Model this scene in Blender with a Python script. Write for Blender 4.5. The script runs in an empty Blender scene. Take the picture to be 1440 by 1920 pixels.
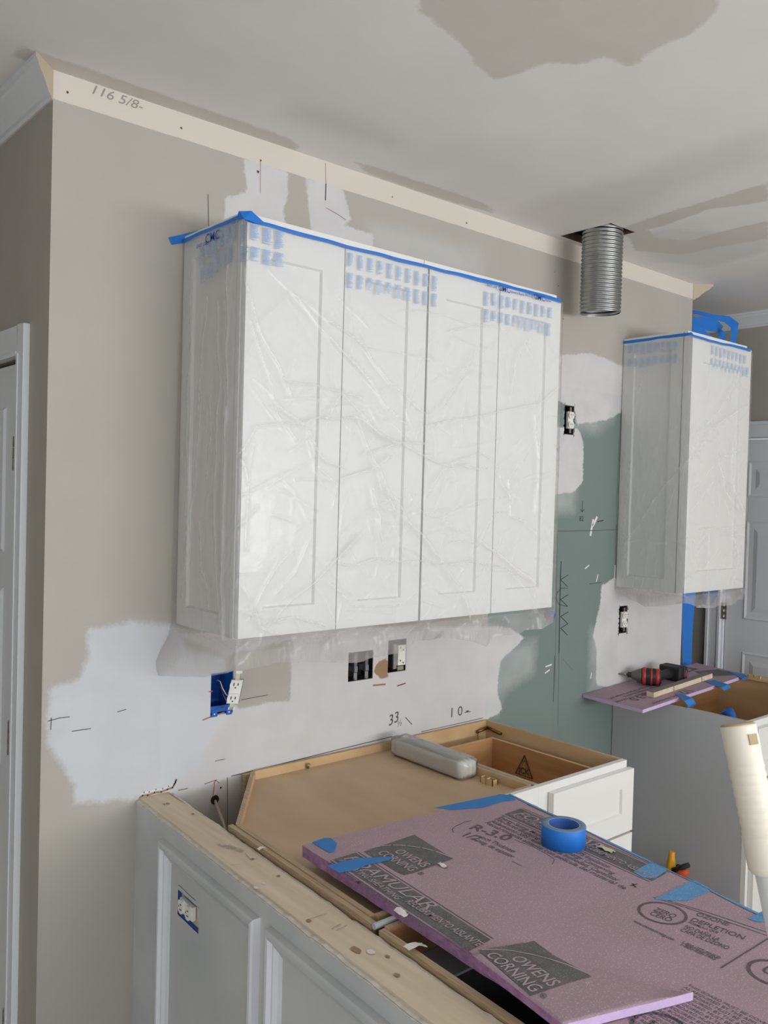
import bpy, bmesh, math, random
import numpy as np
from mathutils import Vector, Matrix, noise as mn
random.seed(7)
C = bpy.context.scene
COL = C.collection

# ---------------------------------------------------------------- camera
CAM = np.array([-1.14292, -2.20503, 1.71116])
YAW, PITCH, ROLL, F = 0.7106, -0.02168, 0.02705, 1638.16
_f = np.array([math.sin(YAW)*math.cos(PITCH), math.cos(YAW)*math.cos(PITCH), math.sin(PITCH)])
_r = np.array([math.cos(YAW), -math.sin(YAW), 0.0]); _u = np.cross(_r, _f)
_c, _s = math.cos(ROLL), math.sin(ROLL)
R_, U_ = _c*_r + _s*_u, -_s*_r + _c*_u
cd = bpy.data.cameras.new('camera'); cam = bpy.data.objects.new('camera', cd); COL.objects.link(cam)
cam.matrix_world = Matrix(((R_[0], U_[0], -_f[0], CAM[0]), (R_[1], U_[1], -_f[1], CAM[1]), (R_[2], U_[2], -_f[2], CAM[2]), (0, 0, 0, 1)))
cd.sensor_fit = 'HORIZONTAL'; cd.sensor_width = 36; cd.lens = F*36/1440; cd.clip_start = .05
C.camera = cam

# ---------------------------------------------------------------- world, lights, exposure
w = bpy.data.worlds.new('world'); C.world = w; w.use_nodes = True
w.node_tree.nodes['Background'].inputs[0].default_value = (.80, .88, 1, 1)
w.node_tree.nodes['Background'].inputs[1].default_value = 1.0
def area(name, loc, rot, sx, sy, power, col):
    l = bpy.data.lights.new(name, 'AREA'); l.shape = 'RECTANGLE'; l.size = sx; l.size_y = sy; l.energy = power; l.color = col
    o = bpy.data.objects.new(name, l); o.location = loc; o.rotation_euler = rot; COL.objects.link(o); return o
area('daylight_rear_window', (1.3, -5.1, 1.76), (math.radians(92), 0, 0), 3.9, 1.2, 33, (.87, .935, 1))
area('added_ceiling_fill', (1.3, -5.12, 1.5), (math.radians(140), 0, 0), 3.9, .8, 134, (.95, .965, 1))  # upward area light added to brighten the ceiling, standing in for bounce
area('added_fill_left_rear', (-2.3, -5.1, 1.08), (math.radians(90), 0, 0), 1.7, 1.95, 26, (.79, .89, 1))  # added light that lifts the low left wall; its door is made up
area('daylight_left_window', (-4.1, -3.2, 1.35), (math.radians(90), 0, math.radians(-90)), 1.9, 1.5, 36, (.88, .94, 1))
C.view_settings.view_transform = 'Standard'; C.view_settings.look = 'None'
C.view_settings.exposure = -0.05; C.view_settings.gamma = 1; C.view_settings.use_curve_mapping = False

def P(u, v, ax, val):
    """the point of the plane ax = val seen at image point (u, v)"""
    d = _f + R_*(u-720)/F - U_*(v-960)/F
    i = 'xyz'.index(ax); t = (val-CAM[i])/d[i]
    return Vector(CAM + t*d)
def PP(u, v, o, n):
    d = _f + R_*(u-720)/F - U_*(v-960)/F
    n = np.array(n); t = ((np.array(o)-CAM)@n)/(d@n)
    return Vector(CAM + t*d)

# ---------------------------------------------------------------- materials
def lin(c): return tuple(((x/255)/12.92 if x/255 <= .04045 else ((x/255+.055)/1.055)**2.4) for x in c)
def mat(name, col, rough=.6, var=.0, scale=8, metal=0, bump=0, bscale=60, spec=.5, alpha=1, stretch=None, col2=None, speck=None, emis=None):
    m = bpy.data.materials.new(name); m.use_nodes = True
    n = m.node_tree.nodes; L = m.node_tree.links; b = n['Principled BSDF']
    c = lin(col)
    b.inputs['Base Color'].default_value = (*c, 1); b.inputs['Roughness'].default_value = rough
    b.inputs['Metallic'].default_value = metal; b.inputs['Alpha'].default_value = alpha
    b.inputs['Specular IOR Level'].default_value = spec
    tc = n.new('ShaderNodeTexCoord'); src = tc.outputs['Object']
    if stretch:
        mp = n.new('ShaderNodeMapping'); mp.inputs['Scale'].default_value = stretch; L.new(src, mp.inputs[0]); src = mp.outputs[0]
    out = None
    if var or col2:
        t = n.new('ShaderNodeTexNoise'); t.inputs['Scale'].default_value = scale; t.inputs['Detail'].default_value = 5
        L.new(src, t.inputs['Vector'])
        mx = n.new('ShaderNodeMix'); mx.data_type = 'RGBA'
        mr = n.new('ShaderNodeMapRange'); mr.inputs[1].default_value = .3; mr.inputs[2].default_value = .7
        L.new(t.outputs[0], mr.inputs[0]); L.new(mr.outputs[0], mx.inputs[0])
        c2 = lin(col2) if col2 else tuple(x*(1-var) for x in c)
        mx.inputs[6].default_value = (*c, 1); mx.inputs[7].default_value = (*c2, 1)
        out = mx.outputs[2]
    if speck:
        sc, lo, scol, amt = speck
        t = n.new('ShaderNodeTexNoise'); t.inputs['Scale'].default_value = sc; t.inputs['Detail'].default_value = 2
        L.new(src, t.inputs['Vector'])
        mr = n.new('ShaderNodeMapRange'); mr.inputs[1].default_value = lo; mr.inputs[2].default_value = lo+.06; mr.inputs[4].default_value = amt
        L.new(t.outputs[0], mr.inputs[0])
        mx = n.new('ShaderNodeMix'); mx.data_type = 'RGBA'; L.new(mr.outputs[0], mx.inputs[0])
        if out: L.new(out, mx.inputs[6])
        else: mx.inputs[6].default_value = (*c, 1)
        mx.inputs[7].default_value = (*lin(scol), 1); out = mx.outputs[2]
    if out: L.new(out, b.inputs['Base Color'])
    if bump:
        t = n.new('ShaderNodeTexNoise'); t.inputs['Scale'].default_value = bscale; t.inputs['Detail'].default_value = 4
        L.new(src, t.inputs['Vector']); bp = n.new('ShaderNodeBump'); bp.inputs['Strength'].default_value = bump; bp.inputs['Distance'].default_value = .002
        L.new(t.outputs[0], bp.inputs['Height']); L.new(bp.outputs[0], b.inputs['Normal'])
    return m
def layered(name, base, layers, rough=.75, bscale=120):
    """painted surface with patches of compound; layers = (attribute, colour, ragged, feather, strength, inner variation)"""
    m = bpy.data.materials.new(name); m.use_nodes = True
    n = m.node_tree.nodes; L = m.node_tree.links; b = n['Principled BSDF']
    b.inputs['Roughness'].default_value = rough; b.inputs['Specular IOR Level'].default_value = .3
    tc = n.new('ShaderNodeTexCoord')
    def nz(s, d=4):
        t = n.new('ShaderNodeTexNoise'); t.inputs['Scale'].default_value = s; t.inputs['Detail'].default_value = d
        L.new(tc.outputs['Object'], t.inputs['Vector']); return t.outputs[0]
    def math_(op, a, c):
        t = n.new('ShaderNodeMath'); t.operation = op
        for i, x in enumerate((a, c)):
            if isinstance(x, (int, float)): t.inputs[i].default_value = x
            else: L.new(x, t.inputs[i])
        return t.outputs[0]
    n1, n2, n3 = nz(22, 6), nz(110, 3), nz(4, 3)
    nn = math_('ADD', math_('MULTIPLY', math_('SUBTRACT', n1, .5), .7), math_('MULTIPLY', math_('SUBTRACT', n2, .5), .5))
    mr = n.new('ShaderNodeMapRange'); L.new(n3, mr.inputs[0]); mr.inputs[1].default_value = .3; mr.inputs[2].default_value = .7
    mx = n.new('ShaderNodeMix'); mx.data_type = 'RGBA'; L.new(mr.outputs[0], mx.inputs[0])
    c = lin(base); mx.inputs[6].default_value = (*c, 1); mx.inputs[7].default_value = (*(x*.95 for x in c), 1)
    out = mx.outputs[2]
    for at, colr, rag, fe, st, iv in layers:
        a = n.new('ShaderNodeAttribute'); a.attribute_name = at
        s = math_('ADD', a.outputs['Fac'], math_('MULTIPLY', nn, rag))
        k = n.new('ShaderNodeMapRange'); L.new(s, k.inputs[0]); k.inputs[1].default_value = -fe; k.inputs[2].default_value = fe; k.inputs[4].default_value = st
        fac = k.outputs[0]
        if iv:
            q = n.new('ShaderNodeMapRange'); L.new(nz(9 + 3*iv, 6), q.inputs[0]); q.inputs[1].default_value = .35; q.inputs[2].default_value = .6
            q.inputs[3].default_value = 1-iv; q.inputs[4].default_value = 1
            fac = math_('MULTIPLY', fac, q.outputs[0])
        mx = n.new('ShaderNodeMix'); mx.data_type = 'RGBA'; L.new(fac, mx.inputs[0]); L.new(out, mx.inputs[6])
        mx.inputs[7].default_value = (*lin(colr), 1); out = mx.outputs[2]
    L.new(out, b.inputs['Base Color'])
    bp = n.new('ShaderNodeBump'); bp.inputs['Strength'].default_value = .12; bp.inputs['Distance'].default_value = .001
    L.new(nz(bscale), bp.inputs['Height']); L.new(bp.outputs[0], b.inputs['Normal'])
    return m
def film_mat(name, a0, afold, col=(238, 238, 236), gloss=.42, bs=.18):
    m = bpy.data.materials.new(name); m.use_nodes = True
    n = m.node_tree.nodes; L = m.node_tree.links
    for x in list(n): n.remove(x)
    o = n.new('ShaderNodeOutputMaterial')
    tr = n.new('ShaderNodeBsdfTransparent'); tr.inputs[0].default_value = (.975, .975, .972, 1)
    df = n.new('ShaderNodeBsdfDiffuse'); df.inputs[0].default_value = (*lin(col), 1)
    tl = n.new('ShaderNodeBsdfTranslucent'); tl.inputs[0].default_value = (*lin(col), 1)
    gl = n.new('ShaderNodeBsdfGlossy'); gl.inputs['Roughness'].default_value = .2
    m1 = n.new('ShaderNodeMixShader'); m1.inputs[0].default_value = .35; L.new(df.outputs[0], m1.inputs[1]); L.new(tl.outputs[0], m1.inputs[2])
    at = n.new('ShaderNodeAttribute'); at.attribute_name = 'fold'
    mr = n.new('ShaderNodeMapRange'); L.new(at.outputs['Fac'], mr.inputs[0]); mr.inputs[3].default_value = a0; mr.inputs[4].default_value = afold
    m2 = n.new('ShaderNodeMixShader'); L.new(mr.outputs[0], m2.inputs[0]); L.new(tr.outputs[0], m2.inputs[1]); L.new(m1.outputs[0], m2.inputs[2])
    fr = n.new('ShaderNodeFresnel'); fr.inputs[0].default_value = 1.5
    fm = n.new('ShaderNodeMath'); fm.operation = 'MULTIPLY'; fm.inputs[1].default_value = gloss; fm.use_clamp = True; L.new(fr.outputs[0], fm.inputs[0])
    m3 = n.new('ShaderNodeMixShader'); L.new(fm.outputs[0], m3.inputs[0]); L.new(m2.outputs[0], m3.inputs[1]); L.new(gl.outputs[0], m3.inputs[2])
    tc = n.new('ShaderNodeTexCoord')
    t = n.new('ShaderNodeTexNoise'); t.inputs['Scale'].default_value = 14; t.inputs['Detail'].default_value = 6; L.new(tc.outputs['Object'], t.inputs['Vector'])
    bp = n.new('ShaderNodeBump'); bp.inputs['Strength'].default_value = bs; bp.inputs['Distance'].default_value = .01; L.new(t.outputs[0], bp.inputs['Height'])
    for s in (gl, df, fr): L.new(bp.outputs[0], s.inputs['Normal'])
    L.new(m3.outputs[0], o.inputs[0]); return m

M = {}
M['white'] = mat('cabinet_white_paint', (228, 227, 223), .38)
M['white_cool'] = mat('trim_white_paint', (226, 228, 230), .4)
M['gap'] = mat('dark_gap', (60, 56, 50), .8)
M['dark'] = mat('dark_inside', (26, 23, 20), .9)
M['tan'] = mat('tan_wall_paint', (176, 170, 159), .75, .04, 5)
M['ply'] = mat('birch_plywood', (208, 182, 150), .55, scale=7, col2=(190, 162, 128), stretch=(1, .35, 1), bump=.1, bscale=90, speck=(160, .72, (225, 220, 210), .5))
M['ply_lt'] = mat('light_maple', (212, 182, 138), .5, scale=9, col2=(196, 162, 116), stretch=(1, .25, 1))
M['ply_edge'] = mat('plywood_edge', (196, 170, 132), .65, scale=60, col2=(150, 124, 92), stretch=(.4, .4, 9))
M['ply_edge_h'] = mat('plywood_edge_top', (200, 180, 150), .65, scale=40, col2=(160, 136, 106), stretch=(9, .15, 1))
M['drawer_in'] = mat('drawer_birch', (196, 152, 104), .5, scale=5, col2=(176, 130, 84), stretch=(.5, .5, 6))
M['pine'] = mat('pine_stud', (222, 208, 184), .7, scale=14, col2=(206, 188, 160), stretch=(3, .22, 3), bump=.2, bscale=60, speck=(14, .74, (150, 120, 88), .8))
M['knot'] = mat('pine_knot', (164, 138, 108), .7, .3, 120)
M['drywall_paper'] = mat('drywall_grey_paint', (204, 204, 202), .75, scale=3.2, col2=(184, 188, 189), bump=.12, bscale=90)
M['gypsum'] = mat('gypsum_edge', (222, 216, 206), .9, scale=60, col2=(200, 192, 180), bump=.25, bscale=90)
M['board_gray'] = mat('grey_cabinet_side', (182, 184, 188), .5, .03, 3)
M['foam'] = mat('purple_foam_board', (172, 144, 156), .7, scale=5, col2=(160, 138, 146), bump=.25, bscale=260, speck=(330, .60, (214, 205, 208), .5))
M['foam_edge'] = mat('purple_foam_cut_edge', (172, 132, 166), .8, scale=70, col2=(142, 100, 138), bump=.6, bscale=200)
M['foam_cut'] = mat('purple_foam_fresh_cut', (206, 180, 216), .8, .08, 80, bump=.3, bscale=200)
M['ink'] = mat('dusty_black_ink', (84, 82, 82), .7, scale=30, col2=(104, 100, 102), speck=(330, .60, (160, 156, 156), .6))
M['ink2'] = mat('thin_black_ink', (92, 84, 90), .7, speck=(330, .60, (150, 140, 148), .5))
M['foam_ink'] = mat('board_colour_letters', (176, 156, 166), .7)
M['btape'] = mat('blue_painters_tape', (30, 120, 210), .55, .1, 20)
M['btape_d'] = mat('blue_tape_dusty', (92, 148, 196), .7, .12, 30, speck=(330, .60, (180, 195, 210), .5))
M['btape_m'] = mat('blue_tape_flat', (50, 126, 196), .65, .1, 30)
M['tape_core'] = mat('tape_roll_edge', (108, 140, 168), .7, .15, 60)
M['kraft'] = mat('cardboard_core', (196, 182, 158), .8)
M['ink_blue'] = mat('blue_printed_text', (158, 186, 222), .6)
M['ink_navy'] = mat('dark_blue_printed_text', (36, 84, 178), .6)
M['film'] = film_mat('clear_masking_film', .09, .42)
M['film_hang'] = film_mat('bunched_masking_film', .30, .62, (214, 210, 206), .5)
M['film_wrap'] = film_mat('wrapping_film', .30, .8, (228, 226, 222), 1.6, .7)
M['metal'] = mat('galvanised_metal', (178, 180, 180), .32, metal=1, var=.15, scale=20)
M['nickel'] = mat('satin_nickel', (176, 168, 152), .38, metal=1)
M['brass'] = mat('yellow_zinc', (150, 118, 70), .4, metal=1, var=.3, scale=60)
M['box_metal'] = mat('grey_steel_box', (110, 112, 112), .5, metal=.6)
M['box_blue'] = mat('blue_plastic_box', (24, 92, 176), .45)
M['dev_white'] = mat('white_device_plastic', (236, 233, 224), .4)
M['dev_grey'] = mat('grey_device_back', (120, 124, 120), .5)
M['slot'] = mat('slot_black', (30, 28, 26), .6)
M['pencil'] = mat('pencil_line', (92, 90, 88), .8)
M['faint'] = mat('faint_pencil', (150, 146, 138), .8)
M['crayon'] = mat('black_marker', (42, 50, 48), .7)
M['red_mark'] = mat('red_marker', (196, 72, 66), .7)
M['torn'] = mat('torn_brown_paper', (164, 132, 100), .9, .15, 30)
M['torn_dark'] = mat('torn_dark_edge', (104, 78, 62), .9, .3, 60)
M['spackle'] = mat('white_spackle', (226, 224, 218), .8, .05, 30)
M['wire_w'] = mat('white_wire', (214, 208, 200), .5)
M['wire_c'] = mat('bare_copper_wire', (190, 120, 100), .4, metal=.6)
M['wire_g'] = mat('grey_cable', (176, 160, 134), .6)
M['red'] = mat('red_tool_plastic', (186, 44, 38), .45)
M['black'] = mat('black_rubber', (38, 36, 36), .55)
M['tool_grey'] = mat('cast_grey_nose', (104, 102, 98), .45, metal=.4)
M['steel'] = mat('tool_steel', (140, 138, 136), .35, metal=.9)
M['stick_top'] = mat('stick_grey_face', (128, 122, 114), .7, .12, 40)
M['pole'] = mat('white_enamel_pole', (240, 241, 238), .35, .03, 9, speck=(16, .74, (160, 158, 150), .6))
M['grip'] = mat('cream_grip', (234, 226, 208), .6, .06, 20)
M['grip_end'] = mat('worn_grip_end', (190, 170, 132), .8, .3, 40)
M['yellow'] = mat('yellow_clamp_plastic', (226, 160, 36), .45)
M['orange'] = mat('orange_clamp_plastic', (206, 84, 40), .45)
M['floor'] = mat('oak_floor', (206, 198, 186), .45, scale=5, col2=(188, 178, 162), stretch=(1, 8, 1))
M['masking'] = mat('cream_masking_tape', (206, 200, 168), .7)
M['glass'] = mat('window_frame_white', (230, 230, 230), .5)

# ---------------------------------------------------------------- mesh builder
class MB:
    def __init__(s): s.v = []; s.f = []; s.m = []; s.mats = []; s.sm = []; s.sh = 0
    def mi(s, m):
        if m not in s.mats: s.mats.append(m)
        return s.mats.index(m)
    def face(s, pts, m, smooth=False):
        k = len(s.v); s.v += [tuple(p) for p in pts]; s.f.append(tuple(range(k, k+len(pts)))); s.m.append(s.mi(m)); s.sm.append(smooth)
    def raw(s, vs, fs, m, smooth=False):
        k = len(s.v); s.v += [tuple(p) for p in vs]
        for f in fs: s.f.append(tuple(i+k for i in f)); s.m.append(s.mi(m)); s.sm.append(smooth)
    def box(s, x0, x1, y0, y1, z0, z1, m, mtop=None):
        V = [(x, y, z) for x in (x0, x1) for y in (y0, y1) for z in (z0, z1)]
        s.raw(V, [(0, 1, 3, 2), (4, 6, 7, 5), (0, 4, 5, 1), (2, 3, 7, 6), (0, 2, 6, 4)], m); s.raw(V, [(1, 5, 7, 3)], mtop or m)
        return s
    def obox(s, o, a, b, c, m, mb=None):
        """box with a corner o and edge vectors a, b, c"""
        o, a, b, c = map(Vector, (o, a, b, c))
        V = [o+a*i+b*j+c*k for i in (0, 1) for j in (0, 1) for k in (0, 1)]
        s.raw(V, [(0, 1, 3, 2), (4, 6, 7, 5), (0, 4, 5, 1), (2, 3, 7, 6), (0, 2, 6, 4)], m); s.raw(V, [(1, 5, 7, 3)], mb or m)
        return s
    def prism(s, pts, d, m, mside=None, mbot=None):
        """polygon pts extruded by d (pts are the top)"""
        pts = [Vector(p) for p in pts]; d = Vector(d); n = len(pts)
        s.face(pts, m); s.face([p+d for p in reversed(pts)], mbot or m)
        for i in range(n):
            j = (i+1) % n; s.face([pts[j], pts[i], pts[i]+d, pts[j]+d], mside or m)
        return s
    def tube(s, path, r, m, seg=10, caps=True, smooth=True):
        path = [Vector(p) for p in path]; n = len(path)
        rs = r if isinstance(r, (list, tuple)) else [r]*n
        ref = None; V = []; Fc = []
        for i, p in enumerate(path):
            t = (path[min(i+1, n-1)]-path[max(i-1, 0)]).normalized()
            if ref is None: ref = t.orthogonal().normalized()
            ref = (ref-t*ref.dot(t)).normalized(); b = t.cross(ref)
            for k in range(seg):
                a = 2*math.pi*k/seg; V.append(p+(ref*math.cos(a)+b*math.sin(a))*rs[i])
        for i in range(n-1):
            for k in range(seg):
                k2 = (k+1) % seg; Fc.append((i*seg+k, i*seg+k2, (i+1)*seg+k2, (i+1)*seg+k))
        s.raw(V, Fc, m, smooth)
        if caps: s.face([V[k] for k in range(seg)][::-1], m); s.face([V[(n-1)*seg+k] for k in range(seg)], m)
        return s
    def ribbon(s, a, b, m, th=None, smooth=True):
        """strip between two polylines, with a little thickness"""
        n = len(a)
        s.raw([*a, *b], [(i, i+1, n+i+1, n+i) for i in range(n-1)], m, smooth); return s
    def stroke(s, pts, wd, m, nrm, off=.0006):
        """pen line on a plane with normal nrm"""
        nrm = Vector(nrm); pts = [Vector(p)+nrm*off for p in pts]
        for p, q in zip(pts, pts[1:]):
            d = (q-p)
            if d.length < 1e-6: continue
            t = d.normalized().cross(nrm)*wd/2; e = d.normalized()*wd*.3
            s.face([p-t-e, q-t+e, q+t+e, p+t-e], m)
        return s
    def text(s, body, o, xd, yd, size, m, off=0, bold=0, shear=0, align='LEFT', sx=1, space=1, fit=None):
        """letters as flat ink on a surface; xd = reading direction, yd = up"""
        cu = bpy.data.curves.new('t', 'FONT'); cu.body = body; cu.size = 1; cu.offset = bold; cu.shear = shear; cu.align_x = align
        cu.resolution_u = 3; cu.space_character = space
        ob = bpy.data.objects.new('t', cu); COL.objects.link(ob)
        dg = bpy.context.evaluated_depsgraph_get(); me = bpy.data.meshes.new_from_object(ob.evaluated_get(dg))
        if fit: sx = fit/(size*max(v.co.x for v in me.vertices))
        xd, yd = Vector(xd).normalized(), Vector(yd).normalized(); nr = xd.cross(yd); o = Vector(o)
        V = [o+xd*v.co.x*size*sx+yd*v.co.y*size+nr*off for v in me.vertices]
        s.raw(V, [tuple(p.vertices) for p in me.polygons], m)
        bpy.data.objects.remove(ob); bpy.data.meshes.remove(me); bpy.data.curves.remove(cu)
        return s
    def build(s, name, parent=None, bevel=0, origin=None, **props):
        V = np.array(s.v, float)
        if s.sh: V[:, 0] += s.sh*V[:, 1]
        if parent is not None: o = np.array(wloc(parent))
        else:
            o = np.array(origin) if origin is not None else np.array([(V[:, 0].min()+V[:, 0].max())/2, (V[:, 1].min()+V[:, 1].max())/2, V[:, 2].min()])
        me = bpy.data.meshes.new(name); me.from_pydata((V-o).tolist(), [], s.f); me.update()
        for m in s.mats: me.materials.append(M[m] if isinstance(m, str) else m)
        me.polygons.foreach_set('material_index', s.m); me.polygons.foreach_set('use_smooth', s.sm)
        bm = bmesh.new(); bm.from_mesh(me); bmesh.ops.remove_doubles(bm, verts=bm.verts, dist=.00002)
        if not getattr(s, 'nonorm', False): bmesh.ops.recalc_face_normals(bm, faces=bm.faces)
        bm.to_mesh(me); bm.free()
        ob = bpy.data.objects.new(name, me); COL.objects.link(ob)
        if parent is not None: ob.parent = parent
        else: ob.location = o
        ob['_w'] = [float(x) for x in o]
        if bevel:
            b = ob.modifiers.new('bevel', 'BEVEL'); b.width = bevel; b.segments = 2; b.limit_method = 'ANGLE'; b.angle_limit = .7
        for k, v in props.items(): ob['category' if k == 'cat' else k] = v
        return ob
def wloc(o): return tuple(o['_w'])
def thing(name, loc, label, cat, group=None):
    o = bpy.data.objects.new(name, None); COL.objects.link(o); o.location = loc; o['_w'] = [float(x) for x in loc]
    o.empty_display_size = .05; o['label'] = label; o['category'] = cat
    if group: o['group'] = group
    return o
def shaker(mb, o, U, V, N, w_, h_, th, st, rec, m, st_top=None, lip=.004):
    """framed panel: lower left front corner o, U across, V up, N outward"""
    o, U, V, N = map(Vector, (o, U, V, N)); tt = st_top or st
    q = lambda a, b, c: o+U*a+V*b+N*c
    out = [(0, 0), (w_, 0), (w_, h_), (0, h_)]; inn = [(st, st), (w_-st, st), (w_-st, h_-tt), (st, h_-tt)]
    in2 = [(st+lip, st+lip), (w_-st-lip, st+lip), (w_-st-lip, h_-tt-lip), (st+lip, h_-tt-lip)]
    for i in range(4):
        j = (i+1) % 4
        mb.face([q(*out[i], 0), q(*out[j], 0), q(*inn[j], 0), q(*inn[i], 0)], m)
        mb.face([q(*inn[i], 0), q(*inn[j], 0), q(*in2[j], -rec), q(*in2[i], -rec)], m)
        mb.face([q(*out[j], 0), q(*out[i], 0), q(*out[i], -th), q(*out[j], -th)], m)
    mb.face([q(*p, -rec) for p in in2], m); mb.face([q(*p, -th) for p in reversed(out)], m)

# ---------------------------------------------------------------- setting
X0, X1, XR, ZC = -.361, 2.64, 3.45, 2.734
def sdf(poly, X, Y):
    """signed distance to a polygon, positive inside"""
    p = np.array(poly, float); d = np.full(X.shape, 1e9); ins = np.zeros(X.shape, bool)
    for i in range(len(p)):
        a, b = p[i], p[(i+1) % len(p)]; e = b-a; l = e@e+1e-12
        t = np.clip(((X-a[0])*e[0]+(Y-a[1])*e[1])/l, 0, 1)
        d = np.minimum(d, np.hypot(X-a[0]-t*e[0], Y-a[1]-t*e[1]))
        c = (a[1] > Y) != (b[1] > Y)
        with np.errstate(divide='ignore', invalid='ignore'):
            xi = a[0]+(Y-a[1])*e[0]/(e[1] if abs(e[1]) > 1e-12 else 1e-12)
        ins ^= c & (X < xi)
    return np.where(ins, d, -d)
def grid_obj(us, vs, place, holes, layers, name, material, flip=False):
    """subdivided plane with rectangular holes and one distance attribute for each layer"""
    us, vs = np.array(us), np.array(vs); nu, nv = len(us), len(vs)
    UU, VV = np.meshgrid(us, vs, indexing='ij')
    verts = [place(a, b) for a, b in zip(UU.ravel(), VV.ravel())]
    faces = []
    for i in range(nu-1):
        uc = (us[i]+us[i+1])/2
        hh = [h for h in holes if h[0] < uc < h[1]]
        for j in range(nv-1):
            vc = (vs[j]+vs[j+1])/2
            if any(h[2] < vc < h[3] for h in hh): continue
            f = (i*nv+j, (i+1)*nv+j, (i+1)*nv+j+1, i*nv+j+1); faces.append(f[::-1] if flip else f)
    me = bpy.data.meshes.new(name); me.from_pydata(verts, [], faces); me.update(); me.materials.append(material)
    for an, polys in layers.items():
        D = np.full(UU.shape, -9.0)
        for p in polys: D = np.maximum(D, sdf(p, UU, VV))
        a = me.attributes.new(an, 'FLOAT', 'POINT'); a.data.foreach_set('value', D.ravel().astype(np.float32))
    ob = bpy.data.objects.new(name, me); COL.objects.link(ob); ob['_w'] = [0, 0, 0]; return ob
def steps(a, b, n, extra=()):
    s = list(np.linspace(a, b, n)) + list(extra); s.sort()
    o = [s[0]]
    for x in s[1:]:
        if x-o[-1] > 1e-4: o.append(x)
    return o
W2 = lambda L: [(lambda p: (p.x, p.z))(P(u, v, 'y', 0)) for u, v in L]
C2 = lambda L: [(lambda p: (p.x, p.y))(P(u, v, 'z', ZC)) for u, v in L]

# main wall
def rect_px(u0, v0, u1, v1):
    a, b = P(u0, v0, 'y', 0), P(u1, v1, 'y', 0); return (a.x, b.x, min(a.z, b.z), max(a.z, b.z))
H_blue = (.118, .192, 1.058, 1.180)
H_dbl = (.620, .725, 1.095, 1.190)
H_gf = (.790, .872, 1.105, 1.215)
H_grn = (1.700, 1.762, 1.968, 2.085)
H_rt = (2.125, 2.185, 1.125, 1.245)
holes_w = [H_blue, H_dbl, H_gf, H_grn, H_rt]
LW = {
 'l_cream': [[(X0-.1, 2.664), (X1+.1, 2.664), (X1+.1, 3), (X0-.1, 3)]],
 'l_green': [[(1.28, 0), (2.118, 0), (2.118, 2.16), (1.28, 2.16)]],
 'l_skim': [W2([(690, 415), (760, 430), (900, 470), (905, 520), (690, 500)]), W2([(230, 1165), (335, 1168), (440, 1200), (440, 1290), (280, 1300)]),
            W2([(1108, 1180), (1140, 1180), (1140, 1295), (1106, 1295)]), W2([(1035, 890), (1082, 895), (1076, 958), (1035, 962)]),
            W2([(915, 1220), (1005, 1200), (1000, 1260), (940, 1300), (930, 1340), (900, 1340)]), W2([(1060, 780), (1150, 786), (1120, 810), (1085, 805)])],
 'l_mud': [W2([(330, 1190), (560, 1175), (950, 1175), (985, 1195), (938, 1240), (932, 1290), (942, 1335), (905, 1352), (700, 1405), (560, 1470), (500, 1540), (300, 1560), (300, 1300), (420, 1310), (450, 1330), (500, 1318), (545, 1312), (548, 1200), (420, 1230)]),
           W2([(1030, 668), (1110, 662), (1174, 690), (1174, 770), (1135, 788), (1082, 795), (1078, 768), (1030, 742)]),
           W2([(1030, 800), (1084, 803), (1094, 830), (1093, 905), (1075, 922), (1030, 930)]),
           W2([(1128, 1098), (1150, 1085), (1310, 1085), (1310, 1262), (1155, 1290), (1118, 1285), (1118, 1215), (1112, 1190), (1124, 1140)]),
           W2([(456, 296), (542, 322), (537, 372), (530, 395), (545, 450), (418, 425), (424, 368), (466, 360), (460, 330)]),
           W2([(574, 332), (642, 352), (660, 412), (640, 420), (700, 440), (700, 500), (585, 440), (578, 390)])],
 'l_primer': [W2([(160, 1178), (250, 1165), (330, 1172), (350, 1215), (420, 1235), (432, 1330), (385, 1400), (375, 1440), (332, 1465), (324, 1486), (262, 1494), (245, 1500), (140, 1505), (137, 1470), (112, 1430), (88, 1390), (90, 1335), (93, 1292), (150, 1270), (168, 1225)])],
 'l_brown': [W2([(703, 1250), (716, 1237), (727, 1234), (728, 1272), (716, 1272), (702, 1262)])],
}
wallmat = layered('main_wall_paint', (182, 176, 166), [
 ('l_green', (120, 134, 129), .0, .002, 1, 0), ('l_skim', (200, 202, 200), .05, .03, .5, .3), ('l_mud', (212, 209, 207), .03, .0035, .97, .16), ('l_primer', (207, 210, 213), .035, .008, .94, .16),
 ('l_cream', (216, 208, 196), .004, .0006, 1, 0), ('l_brown', (160, 130, 98), .02, .002, 1, 0)])
hx = [h[i] for h in holes_w for i in (0, 1)]; hz = [h[i] for h in holes_w for i in (2, 3)]
wl = grid_obj(steps(X0, X1, 200, hx), steps(0, ZC, 180, hz+[2.664]), lambda a, b: (a, 0, b), holes_w, LW, 'wall_main', wallmat)
wl['kind'] = 'structure'
# the drywall edges of the cut-outs, wall ends and pencil marks, in one mesh with the wall's own name
mb = MB()
for h in holes_w:
    mb.raw([(h[0], 0, h[2]), (h[1], 0, h[2]), (h[1], 0, h[3]), (h[0], 0, h[3]), (h[0], .014, h[2]), (h[1], .014, h[2]), (h[1], .014, h[3]), (h[0], .014, h[3])],
           [(0, 1, 5, 4), (1, 2, 6, 5), (2, 3, 7, 6), (3, 0, 4, 7)], 'gypsum')
mb.box(X1-.002, X1, .0, .14, 0, ZC, 'tan')
N = (0, -1, 0)
def wm(L, wd=.002, m='pencil'): mb.stroke([P(u, v, 'y', 0) for u, v in L], wd, m, N)
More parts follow.
